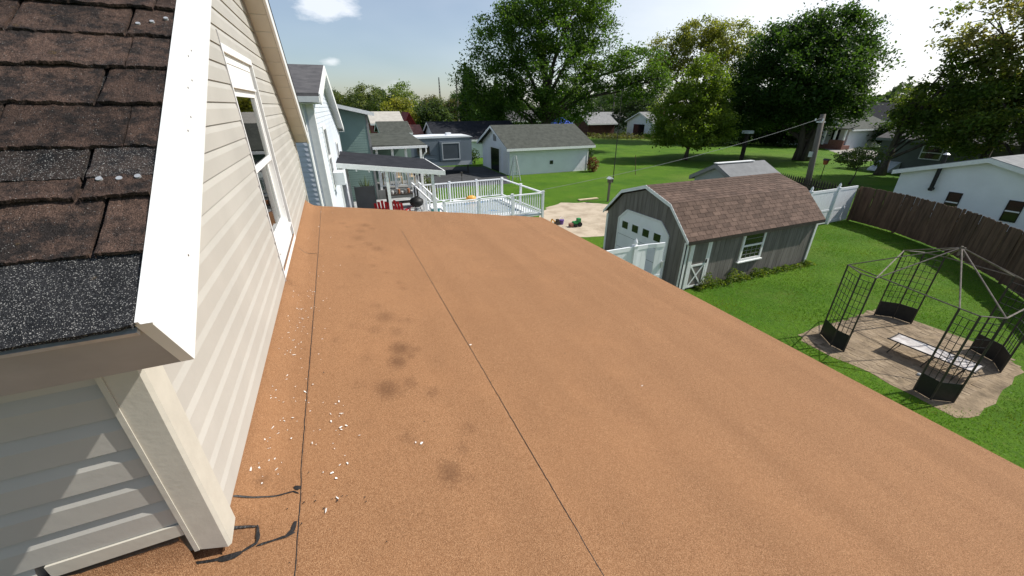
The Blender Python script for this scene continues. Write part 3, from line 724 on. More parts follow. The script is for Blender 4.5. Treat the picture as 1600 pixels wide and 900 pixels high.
# neighbour's white house, turned a few degrees
nb = thing('white_house', 'narrow white sided house with dark grey roof just beyond the beige gable', 'house', (-.36, 11, 0), rotz=R(-3.6))
NW, ND, NE, NR, NM, NF = 8.0, 8.8, 5.60, 6.36, 3.3, 4.55
b = MB().prism([(0,0,0),(0,ND,0),(0,ND,NF),(0,NM,NR),(0,0,NE)], (-NW,0,0)); part('wall', b, 'blue_siding', nb)
s = MB(); lap(s, 'y', 0, -1, lambda z: (-NW, -.12), 2.0, NE-.05, .12, .016); part('siding', s, 'blue_siding', nb, kind='stuff')
s = MB(); lap(s, 'x', 0, 1, lambda z: (.12 if z < NE else NM-(NR-z)/(NR-NE)*NM, ND-.12 if z < NF else NM+(NR-z)/(NR-NF)*(ND-NM)), 2.0, NR-.1, .12, .016); part('siding', s, 'blue_siding', nb, kind='stuff')
for a in (MB().box(-.13,.025,-.030,-.002,0,NE-.1), MB().box(.002,.030,-.002,.13,0,NE-.1), MB().box(.002,.030,ND-.13,ND,0,NF-.1)): part('corner_board', a, 'white_paint', nb)
part('downspout', MB().tube([(-.22,-.25,NE-.12),(-.22,-.10,NE-.45),(-.22,-.07,NE-.6),(-.22,-.07,2.5)], .04, 8), 'white_paint', nb)
for sg, yw, zw in ((-1, 0, NE), (1, ND, NF)):
    kk = (NR-zw)/abs(yw-NM); ye = yw+sg*.3; ze = zw-kk*.3
    q = [(.22,NM,NR+.01),(-NW,NM,NR+.01),(-NW,ye,ze+.01),(.22,ye,ze+.01)]
    part('roof', MB().hexa(q, [(p[0],p[1],p[2]+.12) for p in q]), 'slate_shingle', nb)
    f = MB(); q = [(.222,NM,NR-.12),(.25,NM,NR-.12),(.25,ye,ze-.12),(.222,ye,ze-.12)]; f.hexa(q, [(p[0],p[1],p[2]+.235) for p in q]); part('rake_fascia', f, 'white_paint', nb)
    q = MB().box(-NW,.22, min(ye,ye+sg*.10), max(ye,ye+sg*.10), ze-.06, ze+.06); part('gutter', q, 'white_paint', nb)
    part('eave_soffit', MB().box(-NW,.215, *sorted((ye, yw)), ze-.10, ze-.07), 'white_paint', nb)
    q = [(.0,NM,NR-.06),(.219,NM,NR-.06),(.219,ye,ze-.06),(.0,ye,ze-.06)]; part('rake_soffit', MB().hexa(q, [(p[0],p[1],p[2]+.06) for p in q]), 'white_paint', nb)
for y0_, y1_, z0_, z1_ in ((1.3,2.3,3.2,4.9),(5.4,6.4,3.0,4.2)): window(nb, 'x', 0, 1, y0_, y1_, z0_, z1_, w=.1)
part('air_conditioner', MB().box(.05,.34,1.5,2.1,3.3,3.65), 'white_old', nb)

# patio cover on the neighbour's side
pc = thing('patio_cover', 'white framed patio cover with flat dark roof beside the white house', 'patio cover', (1.7, 16.7, .9))
def zp(x): return 3.50-.125*(x+.25)
q = [(-.20,14.95,zp(-.2)+.0),(3.62,14.95,zp(3.62)),(3.62,18.5,zp(3.62)+.04),(0.05,18.5,zp(-.2)+.04)]
part('roof', MB().hexa([(p[0],p[1],p[2]+.03) for p in q], [(p[0],p[1],p[2]+.15) for p in q]), 'dark_shingle', pc)
q = [(-.20,14.90,zp(-.2)-.02),(3.62,14.90,zp(3.62)-.02),(3.62,14.948,zp(3.62)-.02),(-.20,14.948,zp(-.2)-.02)]
part('fascia', MB().hexa(q, [(p[0],p[1],p[2]+.165) for p in q]), 'white_paint', pc)
q = [(3.622,14.9,zp(3.62)-.02),(3.67,14.9,zp(3.62)-.02),(3.67,18.5,zp(3.62)+.02),(3.622,18.5,zp(3.62)+.02)]
part('fascia', MB().hexa(q, [(p[0],p[1],p[2]+.165) for p in q]), 'white_paint', pc)
for x, y in ((-.08,15.02),(1.52,15.02),(3.18,15.02),(3.4,18.3),(.25,18.3)):
    part('post', MB().box(x-.05,x+.05,y-.05,y+.05,.9,zp(x)+.02), 'white_paint', pc)
for i in range(9):
    x = .1+i*.42; part('rafter', MB().box(x-.02,x+.02,14.96,18.4,zp(x)-.10,zp(x)+.025), 'white_paint', pc)
structure('patio_floor', MB().box(-.1,3.5,14.6,21.5,0,.9), 'concrete')
# patio contents
def adirondack(x, y, rz, label):
    t = thing('garden_chair', label, 'chair', (x, y, .9), 'red plastic garden chairs on the patio')
    W0 = WP[t.name]; WP[t.name] = Vector((0,0,0)); t.rotation_euler = (0,0,rz)
    part('seat', MB().hexa([(-.28,-.30,.33),(.28,-.30,.33),(.26,.25,.22),(-.26,.25,.22)],[(-.28,-.30,.36),(.28,-.30,.36),(.26,.25,.25),(-.26,.25,.25)]), 'red_plastic', t)
    for i in range(5):
        xx = -.24+i*.12; part('back_slat', MB().hexa([(xx-.05,.22,.24),(xx+.05,.22,.24),(xx+.05,.245,.24),(xx-.05,.245,.24)],[(xx*1.15-.05,.48,1.02-abs(i-2)*.05),(xx*1.15+.05,.48,1.02-abs(i-2)*.05),(xx*1.15+.05,.505,1.02-abs(i-2)*.05),(xx*1.15-.05,.505,1.02-abs(i-2)*.05)]), 'red_plastic', t)
    for s in (-1,1):
        part('armrest', MB().box(s*.34-.06,s*.34+.06,-.38,.34,.55,.58), 'red_plastic', t)
        part('leg', MB().box(s*.31-.02,s*.31+.02,-.34,-.26,0,.55), 'red_plastic', t)
        part('leg', MB().hexa([(s*.30-.02,.40,0),(s*.30+.02,.40,0),(s*.30+.02,.48,0),(s*.30-.02,.48,0)],[(s*.30-.02,.2,.55),(s*.30+.02,.2,.55),(s*.30+.02,.28,.55),(s*.30-.02,.28,.55)]), 'red_plastic', t)
    WP[t.name] = W0
adirondack(1.42, 16.9, R(170), 'larger looking red chair left of the middle white patio post')
adirondack(2.05, 16.7, R(150), 'red chair right of the middle white patio post, near the black grill')
gr = thing('kettle_grill', 'black kettle grill on tripod legs under the patio cover', 'grill', (2.75, 16.6, .9))
for i in range(3):
    a = i*2.1; part('leg', MB().tube([(2.75+.10*math.cos(a),16.6+.10*math.sin(a),1.55),(2.75+.30*math.cos(a),16.6+.30*math.sin(a),.9)], .015, 6), 'dark_metal', gr)
part('bowl', MB().ellipsoid((2.75,16.6,1.68),(.29,.29,.19),14,8), 'black_metal', gr, True)
part('lid', MB().ellipsoid((2.75,16.6,1.71),(.295,.295,.20),14,8), 'black_metal', gr, True)
part('handle', MB().box(2.70,2.80,16.58,16.62,1.90,1.94), 'dark_metal', gr)
part('ash_catcher', MB().tube([(2.75,16.6,1.36),(2.75,16.6,1.40)], .13, 12), 'galv', gr)
single('privacy_panel', MB().box(.45,1.25,18.52,18.57,.9,2.15).box(.42,.45,18.5,18.6,.9,2.2).box(1.25,1.28,18.5,18.6,.9,2.2), 'grey_panel', 'plain grey screen panel standing behind the red chairs', 'screen')
pl = thing('potted_plant', 'tall spiky green plant in clay pot under the patio cover', 'plant', (.95,19.1,.9))
part('pot', MB().tube([(.95,19.1,.9),(.95,19.1,1.45)], [.2,.28], 12), 'terracotta', pl)
lf = MB(); random.seed(3)
for i in range(40):
    a = random.uniform(0,6.28); l = random.uniform(.5,1.1); d = random.uniform(.1,.35)
    p = Vector((.95,19.1,1.45)); e = p+Vector((math.cos(a)*d, math.sin(a)*d, l)); sx = Vector((-math.sin(a),math.cos(a),0))*.03
    lf.add([p-sx,p+sx,(p+e)/2+sx+Vector((0,0,.1)),e], [(0,1,2,3)])
M['spike'] = mat('spike_leaf', (.07,.11,.03), .6, col2=(.12,.15,.05), sc=5); part('leaves', lf, 'spike', pl)
sh = thing('plant_shelf', 'low dark shelf crowded with small pots and white lanterns behind the grill', 'shelf', (2.5,19.2,.9))
part('shelf_board', MB().box(1.8,3.25,19.0,19.4,1.55,1.6).box(1.8,3.25,19.0,19.4,1.15,1.2), 'picket_dark', sh)
for x in (1.83,3.22): part('upright', MB().box(x-.03,x+.03,19.0,19.4,.9,1.85), 'picket_dark', sh)
random.seed(9)
for i in range(9):
    x = 1.95+i*.15; h = random.uniform(.1,.22)
    single('small_pot', MB().tube([(x,19.15,1.601),(x,19.15,1.601+h)], [.045,.06], 10), ['terracotta','white_paint','grey_panel'][i%3], ('leftmost','second','third','fourth','fifth','sixth','seventh','eighth','rightmost')[i]+' small pot in the row along the dark patio shelf, '+('terracotta','white','grey')[i%3], 'pot', 'small pots along the patio shelf')
tb = thing('storage_tub', 'teal plastic tub with white lid behind the patio post', 'tub', (3.62,17.0,.95))
part('tub', MB().hexa([(3.45,16.85,.96),(3.75,16.85,.96),(3.75,17.15,.96),(3.45,17.15,.96)],[(3.42,16.82,1.28),(3.78,16.82,1.28),(3.78,17.18,1.28),(3.42,17.18,1.28)]), 'teal_plastic', tb)
part('lid', MB().box(3.40,3.80,16.80,17.20,1.281,1.32), 'white_vinyl', tb)

# pool deck with white railings
pd = thing('pool_deck', 'white railed deck around the raised pool', 'deck', (5.8,17.4,0))
FL, FR, NR_, NL = (3.50,19.40), (7.86,19.55), (8.20,15.45), (3.60,15.25)
part('platform', MB().hexa([(FL[0],FL[1],.84),(NL[0],NL[1],.84),(NR_[0],NR_[1],.84),(FR[0],FR[1],.84)][::-1], [(FL[0],FL[1],.93),(NL[0],NL[1],.93),(NR_[0],NR_[1],.93),(FR[0],FR[1],.93)][::-1]), 'white_old', pd)
part('skirt', MB().box(3.7,7.8,15.6,15.65,0,.84).box(7.75,7.8,15.6,19.3,0,.84), 'white_old', pd)
bal = shared('baluster', MB().box(-.018,.018,-.018,.018,1.03,1.80), 'white_vinyl')
POSTS = []
def rail_run(parent, a, b, post_n, bal_n, zb=1.03, ztop=1.86, balm=bal):
    a = Vector((*a,0)); b = Vector((*b,0))
    part('top_rail', MB().bar(a+Vector((0,0,ztop)), b+Vector((0,0,ztop)), .10, .05), 'white_vinyl', parent)
    part('bottom_rail', MB().bar(a+Vector((0,0,zb)), b+Vector((0,0,zb)), .06, .05), 'white_vinyl', parent)
    rz = math.atan2((b-a).y, (b-a).x)
    for i in range(bal_n):
        p = a.lerp(b, (i+.5)/bal_n); inst('baluster', balm, parent, (p.x, p.y, 0), (0,0,rz))
    for i in range(post_n):
        p = a.lerp(b, i/(post_n-1)) if post_n > 1 else a
        if any((p-q).length < .1 for q in POSTS): continue
        POSTS.append(p)
        part('post', MB().box(p.x-.045,p.x+.045,p.y-.045,p.y+.045,0,1.92).box(p.x-.058,p.x+.058,p.y-.058,p.y+.058,1.921,1.945), 'white_vinyl', parent)
rail_run(pd, FL, FR, 4, 34); rail_run(pd, NL, NR_, 4, 40); rail_run(pd, FR, NR_, 3, 0)
pool = thing('pool', 'rectangular pool of blue water sunk in the white deck', 'pool', (5.8,17.3,.84))
part('rim', ring_ if False else MB().box(4.1,7.5,15.9,16.0,.931,.99).box(4.1,7.5,18.7,18.8,.931,.99).box(4.1,4.2,16.0,18.7,.931,.99).box(7.4,7.5,16.0,18.7,.931,.99), 'white_vinyl', pool)
part('water', MB().box(4.2,7.4,16.0,18.7,.935,.96), 'pool', pool)
single('pool_float', MB().ellipsoid((5.9,18.95,1.10),(.28,.16,.16),12,8), 'orange_plastic', 'small orange float resting on the far side of the pool deck', 'float', smooth=True)
single('deck_lounger_cushion', MB().hexa([(5.0,18.85,.931),(5.6,18.85,.931),(5.6,19.2,.931),(5.0,19.2,.931)],[(5.02,18.87,1.06),(5.58,18.87,1.0),(5.58,19.18,1.0),(5.02,19.18,1.06)]), 'white_vinyl', 'white cushion left of the orange float', 'cushion')
st = thing('stair_rail', 'pair of white slatted handrails between the patio and the pool deck', 'railing', (3.4,17.5,.9))
for dx in (0,.32):
    part('hand_rail', MB().bar((3.0+dx,18.9,2.1),(3.3+dx,16.3,1.75),.07,.05), 'white_vinyl', st)
    for i in range(6):
        y = 18.8-i*.45; x = 3.0+dx+(18.9-y)*.115; part('baluster', MB().box(x-.02,x+.02,y-.02,y+.02,.93,2.08-(18.9-y)*.135), 'white_vinyl', st)
tt = thing('torch', 'thin dark garden torch on pole by the far deck railing', 'torch', (5.75,19.9,0))
part('pole', MB().tube([(5.75,19.9,0),(5.75,19.9,2.1)], .018, 6), 'dark_metal', tt)
part('lamp', MB().tube([(5.75,19.9,2.1),(5.75,19.9,2.3)], [.03,.06], 8), 'dark_metal', tt)
al = thing('a_frame_ladder', 'pale A-frame ladder on the lawn beside the white garage', 'ladder', (12.6,28.6,0))
for dx, dy in ((-.35,0),(.35,0)):
    for s in (-1,1): part('leg', MB().bar((12.6+dx,28.6+s*.35,0),(12.6+dx*.25,28.6,1.9),.06,.05), 'galv', al)
for i in range(4):
    z = .35+i*.38; k = 1-z/1.9*.75; part('rung', MB().bar((12.6-.35*k,28.25+.184*z,z),(12.6+.35*k,28.25+.184*z,z),.04,.04), 'galv', al)

# green house and its porch
gh = thing('green_house', 'green sided house with low white roof edge beyond the dark patio roof', 'house', (-1.5,26,0))
gz = lambda x: 5.55-.225*x if x > -2.2 else 5.55+.225*2.2+.225*(x+2.2)
part('wall', MB().prism([(-6,22,0),(1.66,22,0),(1.66,22,gz(1.66)-.15),(-2.2,22,gz(-2.2)-.15),(-6,22,gz(-6)-.15)], (0,8,0)), 'green_siding', gh)
s = MB(); lap(s, 'y', 22, -1, lambda z: (-2.2, min(1.58, (5.55-.17-z)/.225)), 0, 5.9, .115, .014); part('siding', s, 'green_siding', gh, kind='stuff')
s = MB(); lap(s, 'x', 1.66, 1, lambda z: (22.08, 30), 0, 5.0, .115, .014); part('siding', s, 'green_siding', gh, kind='stuff')
part('corner_board', MB().box(1.58,1.69,21.97,22.08,0,gz(1.66)-.16), 'grey_panel', gh)
for xa, xb in ((-2.2,1.98),(-2.2,-6.4)):
    q = [(xa,21.6,gz(xa)-.14),(xb,21.6,gz(xb)-.14),(xb,30.3,gz(xb)-.14),(xa,30.3,gz(xa)-.14)]
    part('roof', MB().hexa(q, [(p[0],p[1],p[2]+.13) for p in q]), 'grey_shingle', gh)
    q = [(xa,21.56,gz(xa)-.17),(xb,21.56,gz(xb)-.17),(xb,21.6,gz(xb)-.17),(xa,21.6,gz(xa)-.17)]
    part('fascia', MB().hexa(q, [(p[0],p[1],p[2]+.17) for p in q]), 'white_paint', gh)
po = part('porch', MB().box(1.72,4.3,22.2,24.8,.0,1.25), 'grey_panel', gh)
q = [(1.70,21.95,3.46),(4.45,21.95,3.42),(4.1,25,3.86),(1.70,25,3.86)]
part('porch_roof', MB().hexa(q, [(p[0],p[1],p[2]+.10) for p in q]), 'grey_shingle', gh)
part('porch_gutter', MB().box(1.70,4.5,21.85,21.948,3.36,3.48), 'white_paint', gh)
part('downspout', MB().tube([(4.42,21.9,3.36),(4.42,21.9,3.15),(4.25,22.1,2.9),(4.25,22.1,.1)], .04, 8), 'white_paint', gh)
for i, x in enumerate((1.9,2.7,3.4,4.2)): part('porch_post', MB().box(x-.06,x+.06,22.25,22.37,1.25,3.44), 'white_paint', gh)
prl = part('porch_rail', MB().box(1.9,4.2,22.27,22.33,2.16,2.22).box(1.9,4.2,22.27,22.33,1.42,1.47), 'white_paint', gh)
pb = shared('baluster', MB().box(-.02,.02,-.02,.02,1.47,2.16), 'white_paint')
for i in range(16): inst('baluster', pb, prl, (1.98+i*.14, 22.3, 0))
part('back_wall', MB().box(1.72,4.1,24.82,24.9,1.25,3.84), 'green_siding', gh)
random.seed(4)
for i in range(3):
    x = 2.3+i*.7; side = ('left','middle','right')[i]; single('porch_chair_back', MB().box(x-.2,x+.2,23.6,23.66,1.7,2.25).box(x-.2,x+.2,23.2,23.6,1.66,1.70).box(x-.2,x-.16,23.2,23.24,1.25,1.66).box(x+.16,x+.2,23.2,23.24,1.25,1.66).box(x-.2,x-.16,23.58,23.62,1.25,1.70).box(x+.16,x+.2,23.58,23.62,1.25,1.70), 'plank', side+' plain wooden chair of three behind the porch rail of the green house', 'chair', 'wooden chairs on the green house porch')

# travel trailer
rv = thing('travel_trailer', 'grey travel trailer with white roof and large framed window parked on the drive', 'trailer', (8,34.8,0))
prof = [(5.3,33.6,.75),(10.7,33.6,.75),(10.75,33.6,2.75),(10.5,33.6,2.98),(5.6,33.6,2.95),(5.2,33.6,2.7)]
part('body', MB().prism(prof[::-1], (0,2.4,0)), 'rv_grey', rv)
part('roof', MB().prism([(5.2,33.55,2.96),(10.85,33.55,2.99),(10.6,33.55,3.10),(8,33.55,3.14),(5.5,33.55,3.08)][::-1], (0,2.5,0)), 'white_vinyl', rv)
part('slide_out', MB().box(7.9,9.75,33.35,33.6,1.15,2.72), 'rv_grey', rv)
window(rv, 'y', 33.35, -1, 8.05,9.6,1.25,2.62, fmat='rv_light', w=.08, pane='rv_dark', mullion=False)
window(rv, 'y', 33.6, -1, 6.0,7.1,1.7,2.4, fmat='rv_dark', w=.05, mullion=False)
def swoosh(z, amp, w, m):
    P0 = []; P1 = []
    for i in range(15):
        x = 5.35+i*.165; zz = z+amp*math.sin(i/14*2.4); ww = w*(1-i/16); P0.append((x,33.597,zz)); P1.append((x,33.597,zz+ww))
    part('stripe', MB().grid([P0,P1]).grid([[(x,33.59,z) for x,_,z in P0],[(x,33.59,z) for x,_,z in P1]]), m, rv)
swoosh(1.05, .35, .16, 'rv_light'); swoosh(1.4, .25, .12, 'rv_dark'); swoosh(.85, .18, .10, 'rv_dark')
part('skirt', MB().box(5.3,10.72,33.58,33.598,.75,1.08), 'rv_light', rv)
for x in (6.3,7.1):
    w_ = part('wheel', MB().tube([(x,33.7,.36),(x,33.95,.36)], .36, 16), 'rubber', rv); part('rim', MB().tube([(x,33.68,.36),(x,33.699,.36)], .2, 12), 'galv', w_)
for x in (5.6,10.4): part('jack', MB().box(x-.05,x+.05,33.8,33.9,0,.75), 'dark_metal', rv)
part('roof_vent', MB().box(8.8,9.2,34.4,34.8,3.12,3.32), 'white_vinyl', rv)

# garages
g = gable_house('white_garage', 'white garage with dark green-grey roof and open doorway in its gable', 'garage', 13.2,20.9,31,37.8,2.28,3.72,'x','white_siding','grey_shingle',over=.45,exp=.11)
for zz in (1,):
    part('corner_board', MB().box(20.82,20.93,30.96,31.0,0,2.2), 'white_paint', g); part('corner_board', MB().box(13.16,13.30,30.96,31.0,0,2.2), 'white_paint', g)
part('doorway', MB().box(13.12,13.19,33.2,35.3,0,1.95), 'glass_dark', g, label='dark open doorway in the gable end')
part('door_frame', MB().box(13.10,13.19,33.05,33.19,0,2.08).box(13.10,13.19,35.31,35.45,0,2.08).box(13.10,13.19,33.19,35.31,1.96,2.08), 'white_paint', g)
part('gable_vent', MB().box(13.13,13.185,34.1,34.7,2.55,3.1), 'grey_panel', g)
part('side_door', MB().box(13.14,13.186,31.5,32.3,0,1.9), 'white_paint', g)
window(g, 'y', 31, -1, 17.0,17.32,.75,1.05, fmat='black_metal', w=.03, mullion=False)
g2 = gable_house('dark_roofed_garage', 'long white garage with near black roof behind the trailer', 'garage', 10.2,20,44,51,2.0,3.62,'x','white_siding','dark_shingle',exp=.13)

# ------------------------------------------------------------------ barn shed
sx0, sx1, sy0, sy1 = 9.3, 15.6, 8.1, 12.1
shed = thing('barn_shed', 'grey-brown barn shed with red-brown gambrel roof and white trim', 'shed', (12.4,10.1,0))
GP = [(7.95,1.66),(8.90,2.60),(10.1,2.97),(11.3,2.60),(12.25,1.66)]
def groof(y):
    for (a, za), (b_, zb_) in zip(GP[:-1], GP[1:]):
        if a <= y <= b_: return za+(zb_-za)*(y-a)/(b_-a)
    return 1.66
part('frame_wall', MB().prism([(sx0+.03,sy0+.03,0),(sx0+.03,sy1-.03,0),(sx0+.03,sy1-.03,1.70),(sx0+.03,11.25,2.50),(sx0+.03,10.1,2.86),(sx0+.03,8.95,2.50),(sx0+.03,sy0+.03,1.70)], (sx1-sx0-.06,0,0)), 'shed_board', shed)
bm_ = shared('wall_board', MB().box(.006,.204,-.0,.03,.04,1.74), 'shed_board')
for i in range(30): inst('wall_board', bm_, shed, (sx0+.005+i*.21, sy0-.002, 0))
for i in range(20):
    ya = sy0+i*.2+.005; yb = ya+.19
    za, zb_ = min(groof(ya)-.10, 2.86), min(groof(yb)-.10, 2.86)
    part('wall_board', MB().hexa([(sx0,ya,.04),(sx0+.03,ya,.04),(sx0+.03,yb,.04),(sx0,yb,.04)],[(sx0,ya,za),(sx0+.03,ya,za),(sx0+.03,yb,zb_),(sx0,yb,zb_)]), 'shed_board', shed)
for a in (MB().box(sx0-.022,sx0-.001,sy0-.03,sy0+.07,.03,1.62), MB().box(sx0-.022,sx0+.09,sy0-.030,sy0-.004,.03,1.66), MB().box(sx1-.08,sx1+.02,sy0-.030,sy0-.004,.03,1.68), MB().box(sx0-.022,sx0-.001,sy1-.07,sy1+.03,.03,1.62)):
    part('corner_trim', a, 'white_paint', shed)
# roof slabs and rake trim
rs = []
for i, ((a, za), (b_, zb_)) in enumerate(zip(GP[:-1], GP[1:])):
    q = [(sx0-.10,a,za),(sx1+.12,a,za),(sx1+.12,b_,zb_),(sx0-.10,b_,zb_)]
    rs.append(part('roof', MB().hexa(q, [(p[0],p[1],p[2]+.05) for p in q]), 'shed_shingle', shed))
rk = MB()
for (a, za), (b_, zb_) in zip(GP[:-1], GP[1:]):
    q = [(sx0-.125,a,za-.055),(sx0-.101,a,za-.055),(sx0-.101,b_,zb_-.055),(sx0-.125,b_,zb_-.055)]
    rk.hexa(q, [(p[0],p[1],p[2]+.115) for p in q])
part('rake_trim', rk, 'white_paint', shed)
part('drip_edge', MB().box(sx0-.10,sx1+.12,7.935,7.949,1.60,1.70), 'dark_metal', shed)
def tile_slope(rf, p0, p1, ncourse, tabs, x0, x1, singles):
    """shingle tabs on a slope running along X; p=(y,z) eave to ridge"""
    d = Vector((0, p1[0]-p0[0], p1[1]-p0[1])); L = d.length; d /= L; nn = Vector((0, -d.z, d.y)); e = L/ncourse
    if nn.z < 0: nn = -nn
    w = (x1-x0)/tabs
    def tab(wd): return MB().hexa([(0,0,.0),(wd-.012,0,0),(wd-.012,L/ncourse+.03,0),(0,L/ncourse+.03,0)], [(0,0,.014),(wd-.012,0,.014),(wd-.012,L/ncourse+.03,.004),(0,L/ncourse+.03,.004)])
    ang = math.atan2(d.z, d.y); me = shared('shingle', tab(w), 'shed_shingle'); hm = shared('shingle', tab(w/2), 'shed_shingle')
    rest = MB()
    for c in range(ncourse):
        base = Vector((0, p0[0], p0[1]+.052))+d*(e*c-.006)+nn*.001
        x = x0; k = 0
        while x < x1-.02:
            mm, ww = (hm, w/2) if ((k == 0 and c % 2) or x+w > x1+.02) else (me, w)
            if c < singles: inst('shingle', mm, rf, (x, base.y, base.z), (ang,0,0))
            else:
                q = [Vector((x,base.y,base.z)), Vector((x+ww-.012,base.y,base.z))]; q += [q[1]+d*(e+.02), q[0]+d*(e+.02)]
                rest.hexa(q, [q[0]+nn*.014,q[1]+nn*.014,q[2]+nn*.004,q[3]+nn*.004])
            x += ww; k += 1
    if rest.v: part('upper_shingles', rest, 'shed_shingle', rf, kind='stuff')
tile_slope(rs[0], GP[0], GP[1], 9, 20, sx0-.11, sx1+.12, 9)
tile_slope(rs[1], GP[1], GP[2], 9, 20, sx0-.11, sx1+.12, 5)
# garage door in the gable, clipped top corners
gd = part('garage_door', MB().prism([(sx0-.03,8.85,.05),(sx0-.03,11.35,.05),(sx0-.03,11.35,1.62),(sx0-.03,10.95,1.98),(sx0-.03,9.25,1.98),(sx0-.03,8.85,1.62)], (.028,0,0)), 'white_vinyl', shed)
for y in (9.12,9.67,10.22,10.77):
    f = MB()
    for A in ((y,y+.03,1.28,1.60),(y+.35,y+.38,1.28,1.60),(y+.03,y+.35,1.28,1.31),(y+.03,y+.35,1.57,1.60)): wbox(f,'x',sx0-.03,-1,*A,0,.015)
    part('pane', MB().box(sx0-.038,sx0-.031,y+.03,y+.35,1.31,1.57), 'glass_dark', gd); part('pane_frame', f, 'white_vinyl', gd)
for z in (.55,1.05): part('panel_joint', MB().box(sx0-.032,sx0-.0305,8.87,11.33,z-.006,z+.006), 'grey_panel', gd)
tr_ = MB()
op = [(8.85,.05),(8.85,1.62),(9.25,1.98),(10.95,1.98),(11.35,1.62),(11.35,.05)]
for a, b_ in zip(op[:-1], op[1:]): tr_.bar((sx0-.028,a[0],a[1]), (sx0-.028,b_[0],b_[1]), .075, .036, (1,0,0))
part('door_trim', tr_, 'white_paint', shed)
# side door with X brace
dd = part('door', MB().box(9.55,10.27,sy0-.028,sy0-.004,.06,1.66), 'shed_board', shed)
f = MB()
for A in ((9.46,9.55,.04,1.72),(10.27,10.36,.04,1.72),(9.55,10.27,1.66,1.74)): f.box(A[0],A[1],sy0-.045,sy0-.003,A[2],A[3])
part('door_frame', f, 'white_paint', dd)
f = MB()
for A in ((9.56,9.62,.07,1.65),(10.20,10.26,.07,1.65),(9.62,10.20,.80,.86),(9.62,10.20,.07,.13),(9.62,10.20,1.59,1.65)): f.box(A[0],A[1],sy0-.043,sy0-.029,A[2],A[3])
part('door_stile', f, 'white_paint', dd)
part('cross_brace', MB().bar((9.63,sy0-.036,.14),(10.19,sy0-.036,.79),.014,.055,(0,1,0)).bar((9.63,sy0-.033,.79),(10.19,sy0-.033,.14),.014,.055,(0,1,0)) if False else MB().hexa([(9.62,sy0-.041,.13),(9.68,sy0-.041,.13),(9.68,sy0-.030,.13),(9.62,sy0-.030,.13)],[(10.14,sy0-.041,.80),(10.20,sy0-.041,.80),(10.20,sy0-.030,.80),(10.14,sy0-.030,.80)]).hexa([(10.14,sy0-.044,.13),(10.20,sy0-.044,.13),(10.20,sy0-.032,.13),(10.14,sy0-.032,.13)],[(9.62,sy0-.044,.80),(9.68,sy0-.044,.80),(9.68,sy0-.032,.80),(9.62,sy0-.032,.80)]), 'white_paint', dd)
part('handle', MB().box(10.21,10.25,sy0-.07,sy0-.044,.86,.98), 'black_metal', dd)
sw = window(shed, 'y', sy0-.002, -1, 11.78,12.85,.64,1.70, w=.085, mullion=True)
part('sill', MB().box(11.72,12.91,sy0-.09,sy0-.004,.60,.638), 'white_paint', sw)
f = MB()
for i in range(1,4): f.box(11.865+i*.225-.008,11.865+i*.225+.008,sy0-.030,sy0-.021,.73,1.14)
for z in (.86,1.0): f.box(11.87,12.76,sy0-.028,sy0-.0215,z-.008,z+.008)
part('lattice', f, 'grey_panel', sw)
f = MB().box(11.87,12.76,sy0-.028,sy0-.0215,1.40,1.415); part('lattice', f, 'grey_panel', sw)

# small grey roofed shed behind
g3 = gable_house('small_shed', 'small shed with pale grey roof peeking over the barn shed ridge', 'shed', 17.7,20.9,13.2,15.8,1.95,2.62,'x','grey_house','mid_roof',trim='grey_panel',over=.2)
part('ridge_cap', MB().box(17.5,20.2,14.38,14.62,2.745,2.785), 'white_paint', g3)
part('doorway', MB().box(17.64,17.69,13.9,15.1,0,1.8), 'glass_dark', g3)

# ------------------------------------------------------------------ fences
def vinyl_fence(label, runs, posts, h, ptop, loc, gap=None):
    t = thing('vinyl_fence', label, 'fence', loc)
    for (ax, ay), (bx, by) in runs:
        a = Vector((ax,ay,0)); b_ = Vector((bx,by,0)); n = max(2, int((b_-a).length/.19)); rz = math.atan2(by-ay, bx-ax)
        L = (b_-a).length/n
        me = shared('board', MB().box(.003,L-.003,-.012,.012,.12,h-.06), 'white_vinyl')
        for i in range(n):
            p = a.lerp(b_, i/n); inst('board', me, t, p, (0,0,rz))
        for z in (.12, h): part('rail', MB().bar(a+Vector((0,0,z)), b_+Vector((0,0,z)), .05, .12), 'white_vinyl', t)
        part('rail', MB().bar(a+Vector((0,0,h*.42)), b_+Vector((0,0,h*.42)), .045, .09), 'white_vinyl', t)
    for x, y in posts:
        p = part('post', MB().box(x-.065,x+.065,y-.065,y+.065,0,ptop), 'white_vinyl', t)
        cp = MB().box(x-.08,x+.08,y-.08,y+.08,ptop+.001,ptop+.03)
        cp.tube([(x,y,ptop+.03),(x,y,ptop+.06),(x,y,ptop+.10),(x,y,ptop+.15),(x,y,ptop+.24)], [.035,.035,.062,.05,.004], 10)
        part('finial', cp, 'white_vinyl', p, smooth=False)
    return t
v1 = vinyl_fence('white vinyl fence with pointed post caps in front of the barn shed garage door', [((3.3,8.15),(7.29,8.15)),((7.42,8.15),(7.80,8.15)),((8.08,8.10),(8.38,8.08))], [(7.35,8.15),(5.3,8.15)], 1.72, 1.78, (6,8.15,0))
part('gate_rail', MB().bar((7.80,8.15,1.72),(8.08,8.10,1.72),.05,.12), 'white_vinyl', v1)
part('latch', MB().box(8.33,8.41,8.03,8.06,1.0,1.2), 'galv', v1)
v2 = vinyl_fence('white vinyl privacy fence between the barn shed and the brown fence', [((15.9,11.0),(19.8,11.0)),((19.93,11.0),(22.0,11.05)),((22.13,11.05),(23.7,11.1))], [(19.86,11.0),(22.06,11.05)], 1.72, 1.80, (20,11,0))
bf = thing('picket_fence', 'tall dark brown wooden fence bordering the lawn in front of the white house', 'fence', (21.5,6,0))
